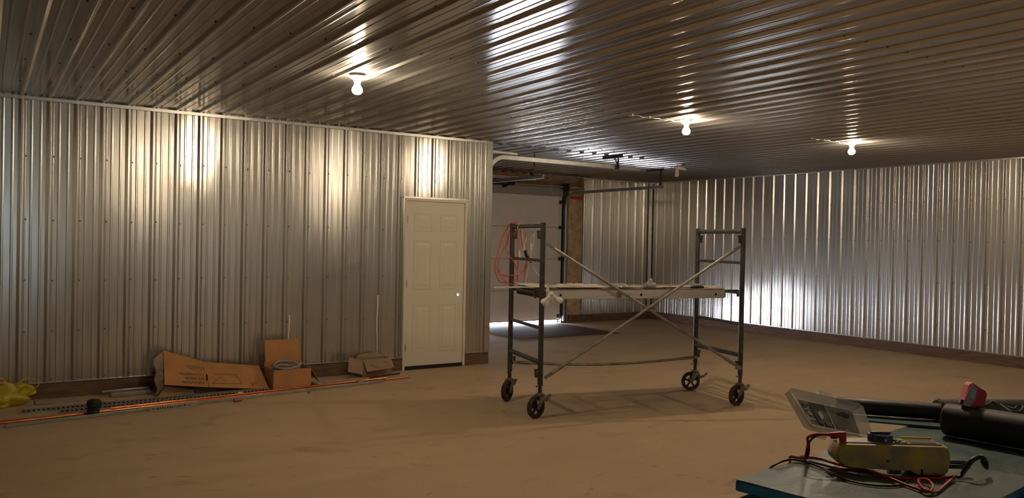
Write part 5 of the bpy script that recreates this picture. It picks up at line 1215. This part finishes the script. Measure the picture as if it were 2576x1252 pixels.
c_2 = [(1.440, 0.750, 1.2055), (1.418, 0.757, 1.2035), (1.372, 0.778, 1.2030), (1.342, 0.800, 1.2030), (1.330, 0.828, 1.2028), (1.322, 0.856, 1.2028), (1.308, 0.880, 1.2030), (1.289, 0.890, 1.2028), (1.280, 0.900, 1.2028), (1.285, 0.915, 1.2030)]
MB().tube(smooth_pts(c_2, 6), 0.0025, 12).build('lead', M['red_cord'], rlw)
blw = empty('black_test_lead', (1.28, 0.85, FZ)); tag(blw, 'black test lead looped on the foam board under the red one', 'test lead', 'test leads')
k_ = [MP(-0.010, 0.045, pz-0.006), MP(-0.030, 0.046, pz-0.010), MP(-0.040, 0.052, pz-0.022), (1.300, 0.950, 1.226), (1.318, 0.965, 1.208), (1.330, 0.982, 1.199), (1.328, 0.995, 1.188), (1.260, 0.990, 1.180), (1.214, 0.970, 1.195), (1.232, 0.966, 1.204), (1.262, 0.970, 1.2045), (1.283, 0.968, 1.2030), (1.290, 0.950, 1.2025), (1.284, 0.915, 1.2025), (1.268, 0.880, 1.2025), (1.256, 0.845, 1.2022), (1.260, 0.815, 1.2022), (1.278, 0.789, 1.2022), (1.305, 0.776, 1.2022), (1.334, 0.778, 1.2022), (1.350, 0.788, 1.2022), (1.346, 0.804, 1.2022), (1.328, 0.828, 1.2060), (1.316, 0.852, 1.2060), (1.304, 0.884, 1.2022), (1.303, 0.92, 1.2022), (1.298, 0.948, 1.2025)]
MB().tube(smooth_pts(k_, 6), 0.0020, 12).build('lead', M['black_cord'], blw)
MB().tube([MP(0.002, 0.045, 0.055), MP(0.002, 0.045, pz-0.004)], 0.0058, 12).tube([MP(0.006, 0.045, pz-0.006), MP(-0.012, 0.045, pz-0.006)], 0.005, 12, rad=[0.0058, 0.0026]).build('plug', M['black_cord'], blw)
# black hooked probe clip at the meter's right
pr_ = empty('probe_clip', (1.46, 0.74, FZ)); tag(pr_, 'black hooked probe clip leaning at the right end of the multimeter', 'probe clip')
MB().tube(smooth_pts([(1.437, 0.7445, 1.2050), (1.446, 0.743, 1.2085), (1.456, 0.739, 1.2230), (1.463, 0.735, 1.2330), (1.476, 0.733, 1.2370), (1.490, 0.732, 1.2375), (1.500, 0.732, 1.2330)], 5), 0.004, 12, rad=[0.0030+0.0014*math.sin(math.pi*i/30) for i in range(31)]).build('boot', M['black_cord'], pr_)
MB().tube(smooth_pts([(1.494, 0.732, 1.2370), (1.500, 0.7315, 1.2260), (1.508, 0.732, 1.2165), (1.516, 0.733, 1.2120), (1.521, 0.734, 1.2100)], 4), 0.004, 12, rad=[0.0034, 0.0044, 0.0052, 0.0058, 0.0060, 0.0060, 0.0058, 0.0052, 0.0046, 0.0040, 0.0034, 0.0028, 0.0022, 0.0018, 0.0016, 0.0014, 0.0012]).build('jaw', M['black_cord'], pr_)
